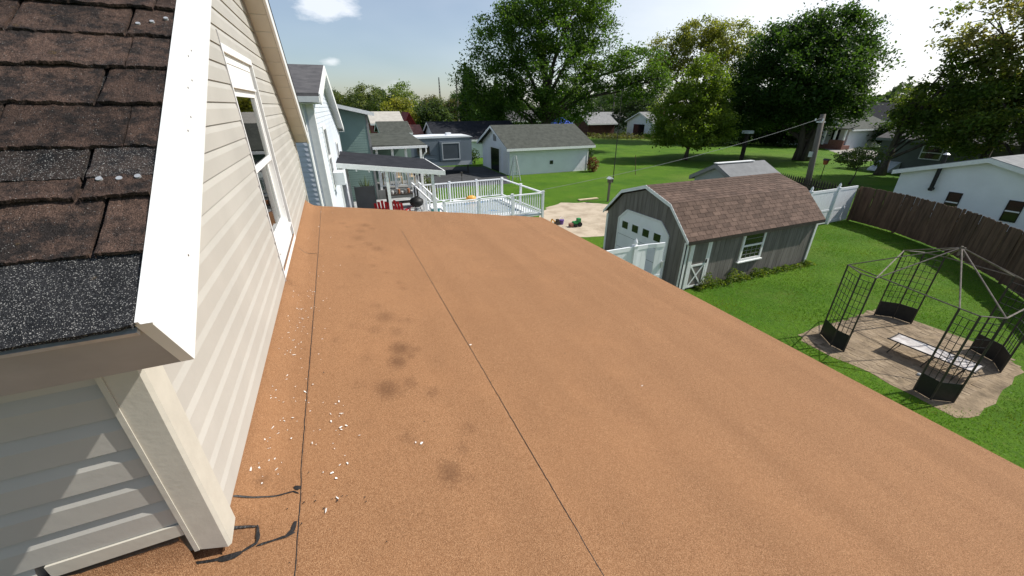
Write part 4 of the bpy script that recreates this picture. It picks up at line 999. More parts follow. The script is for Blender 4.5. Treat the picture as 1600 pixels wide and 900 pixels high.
FPTS = [(23.85,11.05),(23.35,8.9),(22.0,6.5),(19.7,4.25),(17.2,2.35),(14,.3)]
random.seed(8); pk = []
for v_ in range(3):
    h = (1.75,1.765,1.74)[v_]; w = .0625
    pk.append(shared('picket', MB().prism([(-w,-.01,.05),(w,-.01,.05),(w,-.01,h-.03),(w*.6,-.01,h),(-w*.6,-.01,h),(-w,-.01,h-.03)], (0,.02,0)), 'picket_brown'))
carry = 0
for a, b_ in zip(FPTS[:-1], FPTS[1:]):
    a = Vector((*a,0)); b_ = Vector((*b_,0)); L = (b_-a).length; rz = math.atan2((b_-a).y,(b_-a).x); d = .128
    for i in range(int(L/d)):
        p = a.lerp(b_, (i*d+.07)/L); inst('picket', pk[random.randrange(3)], bf, (p.x,p.y,random.uniform(-.012,.012)), (random.uniform(-.012,.012),random.uniform(-.006,.006),rz))
    nrm_ = Vector((-(b_-a).y,(b_-a).x,0)).normalized()*(-.045)
    nrm2 = -nrm_
    for z in (.4,1.35): part('rail', MB().bar(a+nrm2+Vector((0,0,z)), b_+nrm2+Vector((0,0,z)), .04, .09), 'picket_brown', bf)
    part('post', MB().box(a.x-.05,a.x+.05,a.y-.05,a.y+.05,0,1.6), 'picket_brown', bf)
df = thing('dark_picket_fence', 'low black-brown picket fence with pointed tops behind the utility pole', 'fence', (25.6,15.5,0))
dk = shared('picket', MB().prism([(-.055,-.01,.05),(.055,-.01,.05),(.055,-.01,1.35),(0,-.01,1.5),(-.055,-.01,1.35)], (0,.02,0)), 'picket_dark')
a = Vector((24.9,11.9,0)); b_ = Vector((26.9,19.5,0)); n = 46; rz = math.atan2((b_-a).y,(b_-a).x)
for i in range(n): inst('picket', dk, df, a.lerp(b_,(i+.5)/n), (0,0,rz))
for z in (.4,1.1): part('rail', MB().bar(a+Vector((.04,0,z)), b_+Vector((.04,0,z)), .04, .08), 'picket_dark', df)

# ------------------------------------------------------------------ gazebo frame
gz_ = thing('gazebo_frame', 'bare black metal gazebo frame with lattice corner panels on the sandy pavers', 'gazebo', (11.9,3.3,0))
GT = 1.95
panels = [[(10.80,4.66),(10.47,4.22),(10.46,3.93)], [(13.28,4.68),(13.58,4.38),(13.62,4.0)], [(10.26,2.50),(10.20,2.20),(10.52,1.98)], [(13.42,2.76),(13.22,2.30),(12.78,2.05)]]
for pn in panels:
    f = MB()
    for x, y in pn: part('post', MB().tube([(x,y,0),(x,y,GT)], .018, 8), 'dark_metal', gz_)
    lt = MB(); so = MB()
    for (ax, ay), (bx, by) in zip(pn[:-1], pn[1:]):
        a = Vector((ax,ay,0)); b_ = Vector((bx,by,0)); L = (b_-a).length; nv = 4 if L > .42 else 3
        for i in range(1, nv): 
            p = a.lerp(b_, i/nv); lt.tube([p+Vector((0,0,.45)), p+Vector((0,0,GT-.13))], .0065, 5)
        for i in range(9): lt.tube([a+Vector((0,0,.45+i*(GT-.58)/8)), b_+Vector((0,0,.45+i*(GT-.58)/8))], .0065, 5)
        so.bar(a+Vector((0,0,.235)), b_+Vector((0,0,.235)), .012, .43)
    part('lattice', lt, 'black_metal', gz_); part('base_panel', so, 'black_metal', gz_)
ringp = panels[0]+panels[1]+panels[3]+panels[2][::-1]
for a, b_ in zip(ringp, ringp[1:]+ringp[:1]): part('eave_tube', MB().tube([(*a,GT),(*b_,GT)], .014, 6), 'worn_tube', gz_)
AP = Vector((11.95,3.34,2.63))
for pn in panels:
    for q in (pn[0], pn[2]):
        part('rib', MB().tube([(*q,GT), AP+Vector(((q[0]-AP.x)*.03,(q[1]-AP.y)*.03,0))], .013, 6), 'worn_tube', gz_)
for a, b_ in ((0,1),(2,3)): pass
part('hub', MB().tube([AP-Vector((0,0,.16)), AP+Vector((0,0,.05))], .022, 8), 'worn_tube', gz_)
part('hub', MB().tube([AP+Vector((.10,-.06,-.20)), AP+Vector((.06,-.03,.02))], .018, 8), 'worn_tube', gz_)
# pavers showing through the sand
pv = MB(); random.seed(14)
for i in range(40):
    for j in range(17):
        x = 10.1+i*.108+(j%2)*.05; y = 1.95+j*.172
        if x > 14.1 or random.random() < .15: continue
        if x > 13.8 or y > 4.75 or random.random() < .12: continue
        z = .0075+random.uniform(-.003,.004); t_ = random.uniform(-.004,.004)
        pv.hexa([(x,y,-.02),(x+.096,y,-.02),(x+.096,y+.16,-.02),(x,y+.16,-.02)],[(x,y,z),(x+.096,y,z+t_),(x+.096,y+.16,z),(x,y+.16,z-t_)])
o = single('pavers', pv, 'paver', None, None); o['kind'] = 'stuff'
# lounger inside
lg = thing('lounge_chair', 'low lounger with worn white mesh on a dark frame inside the gazebo', 'lounger', (11.75,2.95,0))
def lp(u, v_, z): return (11.42+.52*u+.06*v_, 3.58+.03*u-1.45*v_, z)
P = [[lp(i/6, j/16, .335-.02*math.sin(math.pi*i/6)+.008*mnoise.noise(Vector((i*.9,j*.9,2)))) for i in range(7)] for j in range(17)]
part('mesh_seat', MB().grid(P).grid([[(p[0],p[1],p[2]-.008) for p in r] for r in P]), 'mesh_fabric', lg, True)
for u in (0,1): part('side_rail', MB().tube([lp(u,-.02,.335), lp(u,1.02,.335)], .016, 6), 'dark_metal', lg)
for v_ in (0,1): part('end_rail', MB().tube([lp(0,v_,.335), lp(1,v_,.335)], .014, 6), 'dark_metal', lg)
for v_ in (.12,.55,.9):
    for u in (-.04,1.04): part('leg', MB().tube([lp(min(1,max(0,u)),v_,.33), lp(u*1.1-.05,v_-.06,0.01)], .012, 6), 'dark_metal', lg)
part('back_support', MB().tube([lp(0,.62,.34), lp(.1,.74,.50), lp(.9,.74,.50), lp(1,.62,.34)], .011, 6), 'dark_metal', lg)
single('pebble_stone', MB().ellipsoid((10.98,2.72,.03),(.05,.04,.035),8,5), 'concrete', 'pale round stone on the pavers by the front gazebo panel', 'stone', smooth=True)

# ------------------------------------------------------------------ white house on the right and grey-green building
wh = gable_house('white_house', 'white lap-sided house at right with black stove pipe behind the brown fence', 'house', 28.5,42,5.35,11.6,2.15,3.06,'x','white_siding','pale_shingle',over=.28,exp=.105,fdepth=.16)
for y0_ in (8.85, 6.75):
    window(wh, 'x', 28.5, -1, y0_, y0_+.52, .45, 1.42, fmat='black_metal', w=.03, mullion=False, name='window')
    part('window_bar', MB().box(28.44,28.455,y0_+.03,y0_+.49,.90,.96), 'white_paint', wh)
sp = part('stove_pipe', MB().tube([(28.30,10.05,1.36),(28.30,10.05,3.12)], .085, 12), 'black_metal', wh)
part('pipe_tee', MB().tube([(28.49,10.05,1.45),(28.2,10.05,1.45)], .085, 12), 'black_metal', sp); part('pipe_cap', MB().tube([(28.30,10.05,3.16),(28.30,10.05,3.24)], [.15,.05], 12), 'galv', sp)
gb = gable_house('grey_green_house', 'dull grey-green house in tree shade behind the white house', 'house', 46,56,7.5,21.0,2.75,4.3,'y','olive_wall','slate_shingle',trim='grey_panel',over=.35)
window(gb, 'x', 46, -1, 16.6,18.0,1.25,2.35)
part('cellar_door', MB().hexa([(44.4,19.0,.05),(45.98,19.0,.05),(45.98,20.6,.05),(44.4,20.6,.05)],[(44.4,19.0,.2),(45.98,19.0,.85),(45.98,20.6,.85),(44.4,20.6,.2)]), 'white_old', gb, label='pale sloping cellar door against the wall')

# porch house far right
ph = gable_house('porch_house', 'white house with porch pillars and brick base beyond the dark maple', 'house', 64,74,33.2,43,2.6,4.6,'x','white_siding','grey_shingle',over=.5)
for y in (39.6,36.9): window(ph, 'x', 64, -1, y, y+1.3, 1.15, 2.2, w=.1)
part('porch_floor', MB().box(62.2,63.99,32.6,36.0,0,.5), 'brick', ph)
part('brick_wall', MB().box(62.2,62.45,32.6,34.4,.501,1.2), 'brick', ph)
for y in (32.75,33.9,35.2): part('pillar', MB().box(62.25,62.45,y-.1,y+.1,.501 if y > 34.5 else 1.201,2.55), 'white_paint', ph)
part('porch_roof', MB().hexa([(62,32.4,2.56),(64.3,32.4,2.95),(64.3,36.2,2.95),(62,36.2,2.56)],[(62,32.4,2.68),(64.3,32.4,3.07),(64.3,36.2,3.07),(62,36.2,2.68)]), 'grey_shingle', ph)
part('door', MB().box(63.94,63.985,34.3,35.2,.5,2.4), 'glass_dark', ph)

# far houses
fh = []
gable_house('far_house', 'far house with pale tan metal roof above the green house corner', 'house', 4.9,8.6,57,63,3.3,4.55,'x','red_paint','tan_roof',over=.3)
gable_house('far_shed', 'weathered grey roofed shed right of the green house', 'shed', 4.6,7.3,44,49,2.85,3.75,'x','grey_panel','grey_shingle',over=.3)
gable_house('red_barn', 'small red barn with gambrel-like red gable far left', 'barn', 9.6,11.4,62,68,2.7,4.4,'y','red_paint','red_paint',trim=None,over=.2)
gable_house('rust_roofed_shed', 'low red shed with rusty brown roof beside the red barn', 'shed', 7.6,9.6,49,53,2.35,3.2,'x','red_paint','rust_roof',trim=None,over=.2)
gable_house('far_white_building', 'long white building far off behind the dark garage', 'building', 27,36,118,124,3.2,4.6,'x','white_siding','white_vinyl',over=.3)
gable_house('red_shed', 'dark red shed with pale grey roof beyond the garage ridge', 'shed', 44.5,50.5,66.5,71.5,2.4,3.7,'x','red_dark','pale_shingle',over=.4)
gable_house('grey_roofed_house', 'white house with pale grey roof between the red shed and the chimney house', 'house', 52,60,75,81,2.6,4.0,'x','white_siding','pale_shingle',over=.4)
hc = gable_house('chimney_house', 'white house with grey roof and red brick chimney left of the small maple', 'house', 53.5,62,59.5,66.5,2.7,4.2,'x','white_siding','pale_shingle',over=.4)
part('chimney', MB().box(57.0,57.7,61.0,61.7,3.0,5.0), 'brick', hc); part('door', MB().box(53.44,53.49,61.5,64.5,.1,2.2), 'glass_dark', hc)
gable_house('steep_roofed_house', 'tall grey roofed house far behind the chimney house', 'house', 77,86,92,100,4.2,8.0,'y','grey_house','slate_shingle',over=.4)
gable_house('blue_roofed_house', 'far house with pale blue-grey roof half hidden by the big tree', 'house', 48,56,84,90,3.2,5.4,'x','grey_house','pale_shingle',over=.4)
gable_house('grey_far_house', 'small grey house with grey roof left of the far pole', 'house', 58,64,88,94,3.4,5.0,'x','grey_house','grey_shingle',over=.4)
gable_house('dark_far_house', 'dark roofed house across the road at far right', 'house', 92,104,40,50,3.0,5.8,'y','brick','dark_shingle',over=.4)
gable_house('shaded_house', 'white house in shade behind the trunk of the big tree', 'house', 30,38,74,80,2.8,4.4,'x','white_siding','slate_shingle',over=.4)
tp = thing('tarp_canopy', 'blue tarp canopy on posts beyond the white garage roof', 'canopy', (35.5,61.5,0))
part('cover', MB().hexa([(34,60,2.5),(37.4,60,2.5),(37.4,63,2.5),(34,63,2.5)],[(34.2,60.2,2.7),(37.2,60.2,2.7),(35.7,62,3.7),(35.6,62,3.7)]), 'blue_tarp', tp)
for x, y in ((34.05,60.05),(37.35,60.05),(34.05,62.95),(37.35,62.95)): part('post', MB().box(x-.05,x+.05,y-.05,y+.05,0,2.5), 'galv', tp)
# parked cars far off
def car(name, label, x, y, rz, m, van=False):
    t = thing(name, label, 'car', (x,y,0), 'cars parked across the road'); t.rotation_euler = (0,0,rz); WP[t.name] = Vector((0,0,0))
    h = 1.75 if van else 1.42
    prof = [(-2.2,.35),(2.2,.35),(2.25,.75),(1.4,.92),(.7,h),(-1.5 if not van else -2.1,h),(-2.15,.95)]
    part('body', MB().prism([(px,-.85,pz) for px,pz in prof], (0,1.7,0)), m, t)
    for s in (-1,1): part('side_window', MB().prism([(px,s*.852,pz) for px,pz in [(-1.7,.98),(1.1,.98),(.62,h-.1),(-1.4,h-.1)]], (0,s*.012,0)), 'glass_dark', t)
    part('windscreen', MB().hexa([(1.36,-.75,.94),(1.40,-.75,.96),(1.40,.75,.96),(1.36,.75,.94)],[(.74,-.7,h-.05),(.78,-.7,h-.03),(.78,.7,h-.03),(.74,.7,h-.05)]), 'glass_dark', t)
    for px in (-1.4,1.4):
        for s in (-1,1):
            w_ = part('wheel', MB().tube([(px,s*.70,.33),(px,s*.90,.33)], .33, 14), 'rubber', t); part('rim', MB().tube([(px,s*.901,.33),(px,s*.915,.33)], .2, 10), 'galv', w_)
M['car_white'] = mat('car_white_paint', (.75,.76,.77), .3, var=.02, spec=.5); M['car_dark'] = mat('car_dark_paint', (.02,.025,.04), .3, var=.1, spec=.5)
car('parked_car', 'dark car parked far off right of the porch house', 86, 42.5, R(80), 'car_dark'); car('parked_car', 'white van parked far off beside the dark car', 86, 37.5, R(85), 'car_white', True)

# ------------------------------------------------------------------ poles, wires, small yard things
up_ = thing('utility_pole', 'weathered wooden utility pole leaning slightly behind the barn shed', 'pole', (26.4,14.9,0))
part('shaft', MB().tube([(26.4,14.9,0),(26.35,15.1,2.4),(26.3,15.3,4.95)], [.17,.155,.135], 12), 'pole_wood', up_, True)
part('bracket', MB().box(26.05,26.5,15.15,15.4,4.5,4.58).box(26.1,26.25,15.1,15.3,2.6,2.9), 'galv', up_)
for dy in (-.2,.2): part('insulator', MB().tube([(26.1,15.3+dy,4.59),(26.1,15.3+dy,4.72)], [.04,.03], 8), 'white_vinyl', up_)
def wire(label, a, b_, sag, r=.012, m='galv', n=24):
    pts = []
    for i in range(n+1):
        t = i/n; p = Vector(a).lerp(Vector(b_), t); p.z -= sag*4*t*(1-t); pts.append(p)
    single('wire', MB().tube(pts, r, 5), m, label, 'wire')
wire('pale cable running from the utility pole down to the pool deck corner', (26.1,15.2,4.75), (8.2,15.45,2.0), .28, .009, 'wire_grey')
p2 = thing('short_post', 'dark square post with white cap on the lawn left of the dark maple', 'post', (40.7,30.6,0))
part('shaft', MB().box(40.55,40.85,30.45,30.75,0,2.7), 'picket_dark', p2); part('cap', MB().box(40.3,41.1,30.2,31.0,2.7,3.0), 'white_old', p2)
fp = thing('far_pole', 'pale wooden pole beyond the dark garage', 'pole', (25,86.5,0)); part('shaft', MB().tube([(25,86.5,0),(24.9,86.5,11.2)], [.2,.13], 8), 'pole_wood', fp)
fp = thing('far_pole', 'brownish wooden pole above the red shed', 'pole', (59.9,80.1,0)); part('shaft', MB().tube([(59.9,80.1,0),(60,80,10.5)], [.2,.13], 8), 'pole_wood', fp)
part('cross_arm', MB().box(58.9,61.1,79.9,80.02,9.6,9.75), 'pole_wood', fp)
rt_ = thing('radio_tower', 'thin lattice radio tower far off on the skyline', 'tower', (38.2,155,0))
lt = MB()
for k in range(3):
    a = k*2.094; lt.tube([(38.2+.5*math.cos(a),155+.5*math.sin(a),0),(38.2+.12*math.cos(a),155+.12*math.sin(a),14.6)], .07, 5)
part('mast_leg', lt, 'dark_metal', rt_); lt = MB()
for i in range(14):
    z = 1*i+.3; r0 = .5-.38*z/14.6; r1 = .5-.38*(z+1)/14.6
    for k in range(3):
        a = k*2.094; b2 = (k+1)*2.094; lt.tube([(38.2+r0*math.cos(a),155+r0*math.sin(a),z),(38.2+r1*math.cos(b2),155+r1*math.sin(b2),z+1)], .05, 4)
part('lattice', lt, 'dark_metal', rt_)
single('antenna_mast', MB().tube([(19.3,24.9,0),(19.25,24.9,6.4)], [.035,.02], 6), 'dark_metal', 'slim dark mast standing alone on the lawn beyond the birdhouse post', 'mast')
single('garden_stake', MB().tube([(23.4,27.2,0),(23.3,27.4,1.6)], .025, 6), 'picket_brown', 'short brown stake in the lawn right of the slim mast', 'stake')
bh = thing('birdhouse', 'weathered birdhouse on a wooden post at the edge of the sand', 'birdhouse', (14.97,19.6,0))
part('post', MB().box(14.92,15.02,19.55,19.65,0,1.15), 'pole_wood', bh); part('box', MB().box(14.86,15.08,19.5,19.7,1.15,1.38), 'pole_wood', bh)
part('roof', MB().prism([(14.80,19.44,1.38),(15.14,19.44,1.38),(14.97,19.44,1.50)], (0,.32,0)), 'white_old', bh)
single('plank', MB().box(13.4,14.8,20.35,20.6,.02,.08), 'plank', 'sawn plank lying on the grass beside the sand', 'plank')
fd = thing('bird_feeder', 'red bird feeder on thin pole beyond the dark picket fence', 'bird feeder', (36,19.6,0))
part('pole', MB().tube([(36,19.6,0),(36,19.6,1.1)], .03, 6), 'dark_metal', fd); part('box', MB().hexa([(35.9,19.5,1.1),(36.1,19.5,1.1),(36.1,19.7,1.1),(35.9,19.7,1.1)],[(35.85,19.45,1.42),(36.15,19.45,1.42),(36.15,19.75,1.42),(35.85,19.75,1.42)]), 'red_paint2', fd); part('roof', MB().prism([(35.82,19.4,1.43),(36.18,19.4,1.43),(36,19.4,1.56)], (0,.4,0)), 'dark_metal', fd)
ty = thing('toy_tractor', 'green toy tractor lying in the sand', 'toy', (10.25,15.7,.006))
part('body', MB().box(10.05,10.45,15.6,15.8,.12,.26).box(10.28,10.44,15.6,15.8,.261,.40), 'green_plastic', ty)
for x, r in ((10.12,.09),(10.36,.12)):
    for y in (15.55,15.85): part('wheel', MB().tube([(x,y-.03,r),(x,y+.03,r)], r, 12), 'rubber', ty)
part('bucket', MB().hexa([(9.88,15.58,.03),(10.03,15.58,.06),(10.03,15.82,.06),(9.88,15.82,.03)],[(9.86,15.58,.16),(10.0,15.58,.2),(10.0,15.82,.2),(9.86,15.82,.16)]), 'rust_roof', ty)
tk = thing('toy_pail', 'dark purple toy pail in the sand left of the green tractor', 'toy', (9.75,16.3,.006)); part('pail', MB().tube([(9.75,16.3,.006),(9.75,16.3,.24)], [.09,.13], 12), 'purple_plastic', tk); part('handle', MB().tube([(9.62,16.3,.24),(9.66,16.3,.34),(9.75,16.3,.38),(9.84,16.3,.34),(9.88,16.3,.24)], .01, 5), 'white_vinyl', tk)
ts = thing('toy_digger', 'small dark toy digger in the sand at the roof edge', 'toy', (9.45,16.2,.006)); part('body', MB().box(9.32,9.56,16.1,16.3,.08,.2).box(9.4,9.52,16.12,16.28,.201,.32), 'dark_metal', ts); part('arm', MB().bar((9.34,16.2,.2),(9.14,16.2,.36),.05,.05).bar((9.14,16.2,.36),(9.05,16.2,.1),.05,.05), 'orange_plastic', ts)

# ------------------------------------------------------------------ foliage
def leaf_mesh(name, C, S, T, nleaf_dir=None, up_bias=.35):
    """C (n,3) centres, S (n,) sizes, T (n,3) colours -> one mesh of small rhombus leaves"""
    n = len(C); nv = rng.normal(size=(n,3)); nv[:,2] = np.abs(nv[:,2])+up_bias; nv /= np.linalg.norm(nv,axis=1)[:,None]
    t = rng.normal(size=(n,3)); t -= nv*(t*nv).sum(1)[:,None]; t /= np.linalg.norm(t,axis=1)[:,None]; b = np.cross(nv,t)
    s = S[:,None]
    V = np.stack([C-t*s*.62, C+b*s*.34+nv*s*.06, C+t*s*.62, C-b*s*.34+nv*s*.06], 1).reshape(-1,3)
    me = bpy.data.meshes.new(name); me.vertices.add(4*n); me.vertices.foreach_set('co', V.astype(np.float32).ravel())
    me.loops.add(4*n); me.loops.foreach_set('vertex_index', np.arange(4*n, dtype=np.int32)); me.polygons.add(n)
    me.polygons.foreach_set('loop_start', np.arange(0,4*n,4,dtype=np.int32)); me.update(calc_edges=True)
    at = me.attributes.new('tint','FLOAT_COLOR','POINT'); col = np.ones((n,4,4),dtype=np.float32); col[:,:,:3] = T[:,None,:]
    at.data.foreach_set('color', col.ravel()); return me
def crown_points(lobes, clumps, per, cr, shell=.55):
    Cs, K = [], []
    tot = sum((a[3]*a[4]*a[5])**(2/3) for a in lobes)
    for (x,y,z,rx,ry,rz) in lobes:
        n = max(3, int(clumps*(rx*ry*rz)**(2/3)/tot))
        d = rng.normal(size=(n,3)); d /= np.linalg.norm(d,axis=1)[:,None]; r = rng.uniform(shell,1.04,size=n)**.7
        Cs.append(np.array([x,y,z])+d*r[:,None]*np.array([rx,ry,rz]))
    cc = np.concatenate(Cs); sz = cr*rng.uniform(.6,1.35,size=len(cc))
    pts = np.repeat(cc,per,0)+rng.normal(size=(len(cc)*per,3))*np.repeat(sz,per)[:,None]*np.array([.62,.62,.42])
    return cc, pts, np.repeat(np.arange(len(cc)),per)
def tints(nc, cid, cols, jitter=.16):
    cols = np.array(cols); w = rng.dirichlet(np.ones(len(cols))*.7, size=nc); c = w@cols; c *= rng.uniform(.8,1.2,size=(nc,1))
    t = c[cid]*rng.uniform(1-jitter,1+jitter,size=(len(cid),1)); return np.clip(t,0,1)
GREEN = [(.040,.085,.016),(.062,.115,.022),(.030,.064,.014)]
def tree(name, label, base, lobes, clumps, per, leaf, cr, cols, trunk_r, group=None, stems=1, seed=1, limbs=True, cat='tree', shell=.55, twigs=2):
    global rng
    leaf *= .82; per = int(per*1.4)
    rng = np.random.default_rng(seed); random.seed(seed)
    bx, by = base; d = math.hypot(bx,by); lx, ly = by/d, -bx/d; ux, uy = bx/d, by/d     # lateral (to the right seen from the house) and away
    L = [(bx+l*lx+dp*ux, by+l*ly+dp*uy, z, (rl*abs(lx)+rd*abs(ux))*.5+.5*max(rl,rd)*.0+.5*(rl+rd)*.5, (rl*abs(ly)+rd*abs(uy))*.5+.25*(rl+rd), rz) for l,dp,z,rl,rd,rz in lobes]
    t = thing(name, label, cat, (bx,by,0), group)
    cc, pts, cid = crown_points(L, clumps, per, cr, shell)
    keep = pts[:,2] > .25; pts = pts[keep]; cid = cid[keep]
    me = leaf_mesh('crown', pts-np.array([bx,by,0]), leaf*rng.uniform(.65,1.35,size=len(pts)), tints(len(cc),cid,cols))
    part('crown', me, 'leaf', t)
    zmax = max(l[2] for l in L); zc = zmax*.5
    tb = MB()
    for s in range(stems):
        a = s*6.28/stems+.5; o = trunk_r*.55 if stems > 1 else 0; r = trunk_r*(1 if stems == 1 else .6)
        sp = zmax*.09 if stems > 1 else .15
        pp = []; rr = []
        for i in range(6):
            f = i/5; pp.append((bx+math.cos(a)*(o+sp*f*f*2)+.1*math.sin(f*5+s), by+math.sin(a)*(o+sp*f*f*2)+.1*math.cos(f*4+s), zmax*.62*f)); rr.append(r*(1.35 if i == 0 else 1-.75*f))
        tb.tube(pp, rr, 9)
    part('trunk', tb, 'bark', t, True)
    if limbs:
        for l in L:
            c = Vector(l[:3]); z0_ = min(max(1.2, c.z*.42), zmax*.5); s0 = Vector((bx,by,z0_)); mid = s0.lerp(c,.5)+Vector((random.uniform(-.3,.3),random.uniform(-.3,.3),.12*(c-s0).length))
            bl = MB(); bl.tube([s0, mid, c], [trunk_r*.42,trunk_r*.28,trunk_r*.12], 6)
            for q in range(twigs):
                dv = Vector((random.gauss(0,1),random.gauss(0,1),abs(random.gauss(0,.7)))).normalized()
                e = c+Vector((dv.x*l[3],dv.y*l[4],dv.z*l[5]))*.8; bl.tube([mid.lerp(c,.6*random.random()+.3), c.lerp(e,.4)+Vector((0,0,.2)), e], [trunk_r*.15,trunk_r*.10,.02], 5)
            part('limb', bl, 'bark', t, True)
    return t
tree('cottonwood_tree', 'largest broad green tree behind the white garage, reaching the top edge', (25.6,48.7),
     [(0,0,13.5,5.2,5,4),(-4.5,0,12,4,4,3.6),(-6.5,0,8.2,4.2,4,3.6),(-8,0,5.5,2.6,3,2.6),(3.5,0,16.3,4.2,4,2.8),(-1.5,0,16.8,4.6,4,3),(1.0,-2,9.2,4.6,4,3.6),(5.5,1,13.4,3,3,2.4),(7.6,0,9.0,3.4,3,1.9),(11.2,0,9.8,3.0,3,2.3),(13,0,8.0,1.9,2,1.8),(-3.5,1,5,4,3,3),(2.5,0,5.4,3.4,3,2.4),(9.5,0,7.0,2.0,2,1.0)],
     980, 58, .30, .85, [(.055,.115,.020),(.085,.155,.026),(.12,.19,.030),(.040,.080,.018)], .62, seed=21, twigs=3)
tree('maple_tree', 'bright green young maple with low rounded cone crown on the lawn', (35,32.9),
     [(0,0,2.9,3.4,3.2,1.5),(-1.9,0,4.2,1.9,2.2,1.5),(1.3,0,4.4,2.1,2.4,1.6),(-.2,0,5.8,2.7,2.6,1.8),(.3,0,7.5,1.9,1.9,1.5),(.4,0,8.8,1.1,1.1,1.0),(-3.0,0,2.2,1.2,1.3,.8),(2.4,0,2.7,1.3,1.4,.9),(1.6,0,6.2,1.2,1.3,1.0),(-1.7,0,6.6,.9,1,.8)],
     420, 60, .24, .55, [(.12,.19,.022),(.165,.225,.03),(.085,.145,.02),(.20,.24,.035)], .20, seed=22)
tree('dark_maple_tree', 'dense dark green domed maple with forked trunk behind the utility pole', (46.3,27.8),
     [(-2.0,0,8.2,5.4,5.4,4.2),(-5.2,0,6.8,3.4,3.6,3.6),(-3.2,0,10.2,3.8,3.8,2.7),(-.4,0,11.3,2.9,3.2,2.2),(.6,0,9,2.7,3.0,3.2),(1.6,0,5.6,2.2,2.5,2.4),(-6,0,4.4,2.8,2.8,2.0),(-.8,1,5.4,4.2,4,2.4),(-1.0,0,12.6,2.2,2.4,1.3),(-4.6,0,12.0,1.6,1.6,1.0),(1.9,0,7.4,1.3,1.4,1.2),(-7.4,0,7.2,1.3,1.4,1.2)],
     1000, 62, .27, .74, [(.030,.066,.018),(.045,.090,.020),(.065,.115,.022)], .62, seed=23, stems=3)
tree('yellowing_tree', 'airy yellow-green tree behind the small maple and dark maple', (54.5,52),
     [(-3.5,0,9.5,3.6,3.5,3.6),(0,0,12.5,4.2,4,3.4),(-4.5,0,13,3,3,2.4),(3.4,0,14,3.6,3.5,2.7),(-.5,0,15.4,3.2,3,1.8),(5.4,0,10.5,3,3,3.2),(-5.8,0,11,2,2,1.7)],
     480, 44, .32, .80, [(.18,.205,.045),(.23,.235,.05),(.12,.165,.035),(.25,.225,.06)], .38, seed=24)
tree('shade_tree', 'dark leafy tree crowding the grey-green house', (42.5,18.6),
     [(1.4,0,5.4,1.7,1.8,1.5),(3.2,0,4.9,2.0,2.2,1.8),(.3,0,4.3,1.0,1.2,.9),(2.5,0,7.3,1.3,1.4,1.0),(4.4,0,6.0,1.9,2,1.7),(2.2,-1,3.4,1.5,1.5,.8),(.5,0,6.7,.7,.8,.6),(1.5,0,8.4,.7,.7,.6),(3.6,0,8.4,.9,1,.7),(.0,0,5.5,.6,.7,.5),(3.0,0,3.0,.9,1,.5)],
     330, 46, .24, .50, [(.080,.140,.026),(.115,.17,.030),(.15,.17,.03),(.045,.085,.018)], .34, seed=25)
tree('shade_tree', 'tall thin tree with reddish leaves at the right edge', (44,13.5),
     [(-2.4,0,10.6,2.6,2.6,1.9),(0,0,12.2,2.8,2.6,2.0),(2.4,0,10,2.6,2.6,2.3),(1,0,8.2,3,3,1.8),(-3.5,0,9.2,1.5,1.5,1.1),(3.6,0,12.5,2,2,1.7)],
     270, 40, .25, .62, [(.19,.21,.06),(.23,.19,.08),(.15,.22,.05),(.25,.20,.09)], .30, seed=26)
tree('shade_tree', 'dense dark tree behind the white house roof at right edge', (42.6,11.2),
     [(-1,0,4.6,2.4,2.4,1.9),(1.5,0,5.4,2.6,2.6,2.3),(4,0,6,2.8,3,2.8),(0,0,7.2,1.9,2,1.4),(-2.8,0,3.6,1.4,1.6,1.3),(4.5,0,9.4,2.0,2.2,1.7),(-1.8,0,7.9,1.0,1,.8),(1.8,0,8.6,1.2,1.2,.9),(-2.6,0,6.0,.9,1,.8),(2.6,0,3.2,1.6,1.8,1.0)],
     380, 50, .24, .55, [(.080,.140,.026),(.115,.17,.030),(.17,.17,.03),(.045,.085,.018)], .34, seed=27)
tree('sapling_tree', 'thin young sapling with sparse leaves beyond the white vinyl fence', (35.2,17.0),
     [(0,0,1.9,1.3,1.3,.55),(.4,0,2.2,1.0,1,.45),(-.7,0,1.7,.8,.8,.35)], 46, 30, .16, .28, [(.075,.115,.03),(.11,.14,.035),(.06,.09,.025)], .06, seed=28, twigs=3)
def spruce(label, x, y, h, w, seed):
    global rng
    rng = np.random.default_rng(seed); t = thing('spruce_tree', label, 'tree', (x,y,0), 'dark spruces beyond the dark garage')
    n = 5200; f = rng.uniform(0,1,n)**.8; z = .6+f*(h-.6); r = w*(1-f)*rng.uniform(.35,1.05,n)*(0.8+.25*np.sin(z*5.)); a = rng.uniform(0,6.283,n)
    pts = np.stack([r*np.cos(a), r*np.sin(a), z-.25*r],1); T = np.array([(.022,.045,.020)])*rng.uniform(.6,1.4,size=(n,1))
    part('crown', leaf_mesh('crown', pts, .36*rng.uniform(.6,1.3,n), T), 'leaf', t); part('trunk', MB().tube([(x,y,0),(x,y,h)], [.22,.02], 7), 'bark', t)
spruce('tall pointed dark spruce left of the big tree', 20.8,66.8,11.4,2.6,31)
spruce('shorter dark spruce in front of the pointed spruce', 22.6,63,8.4,2.6,32)
spruce('broad dark spruce half behind the big tree', 25.6,66,9.4,3.0,33)
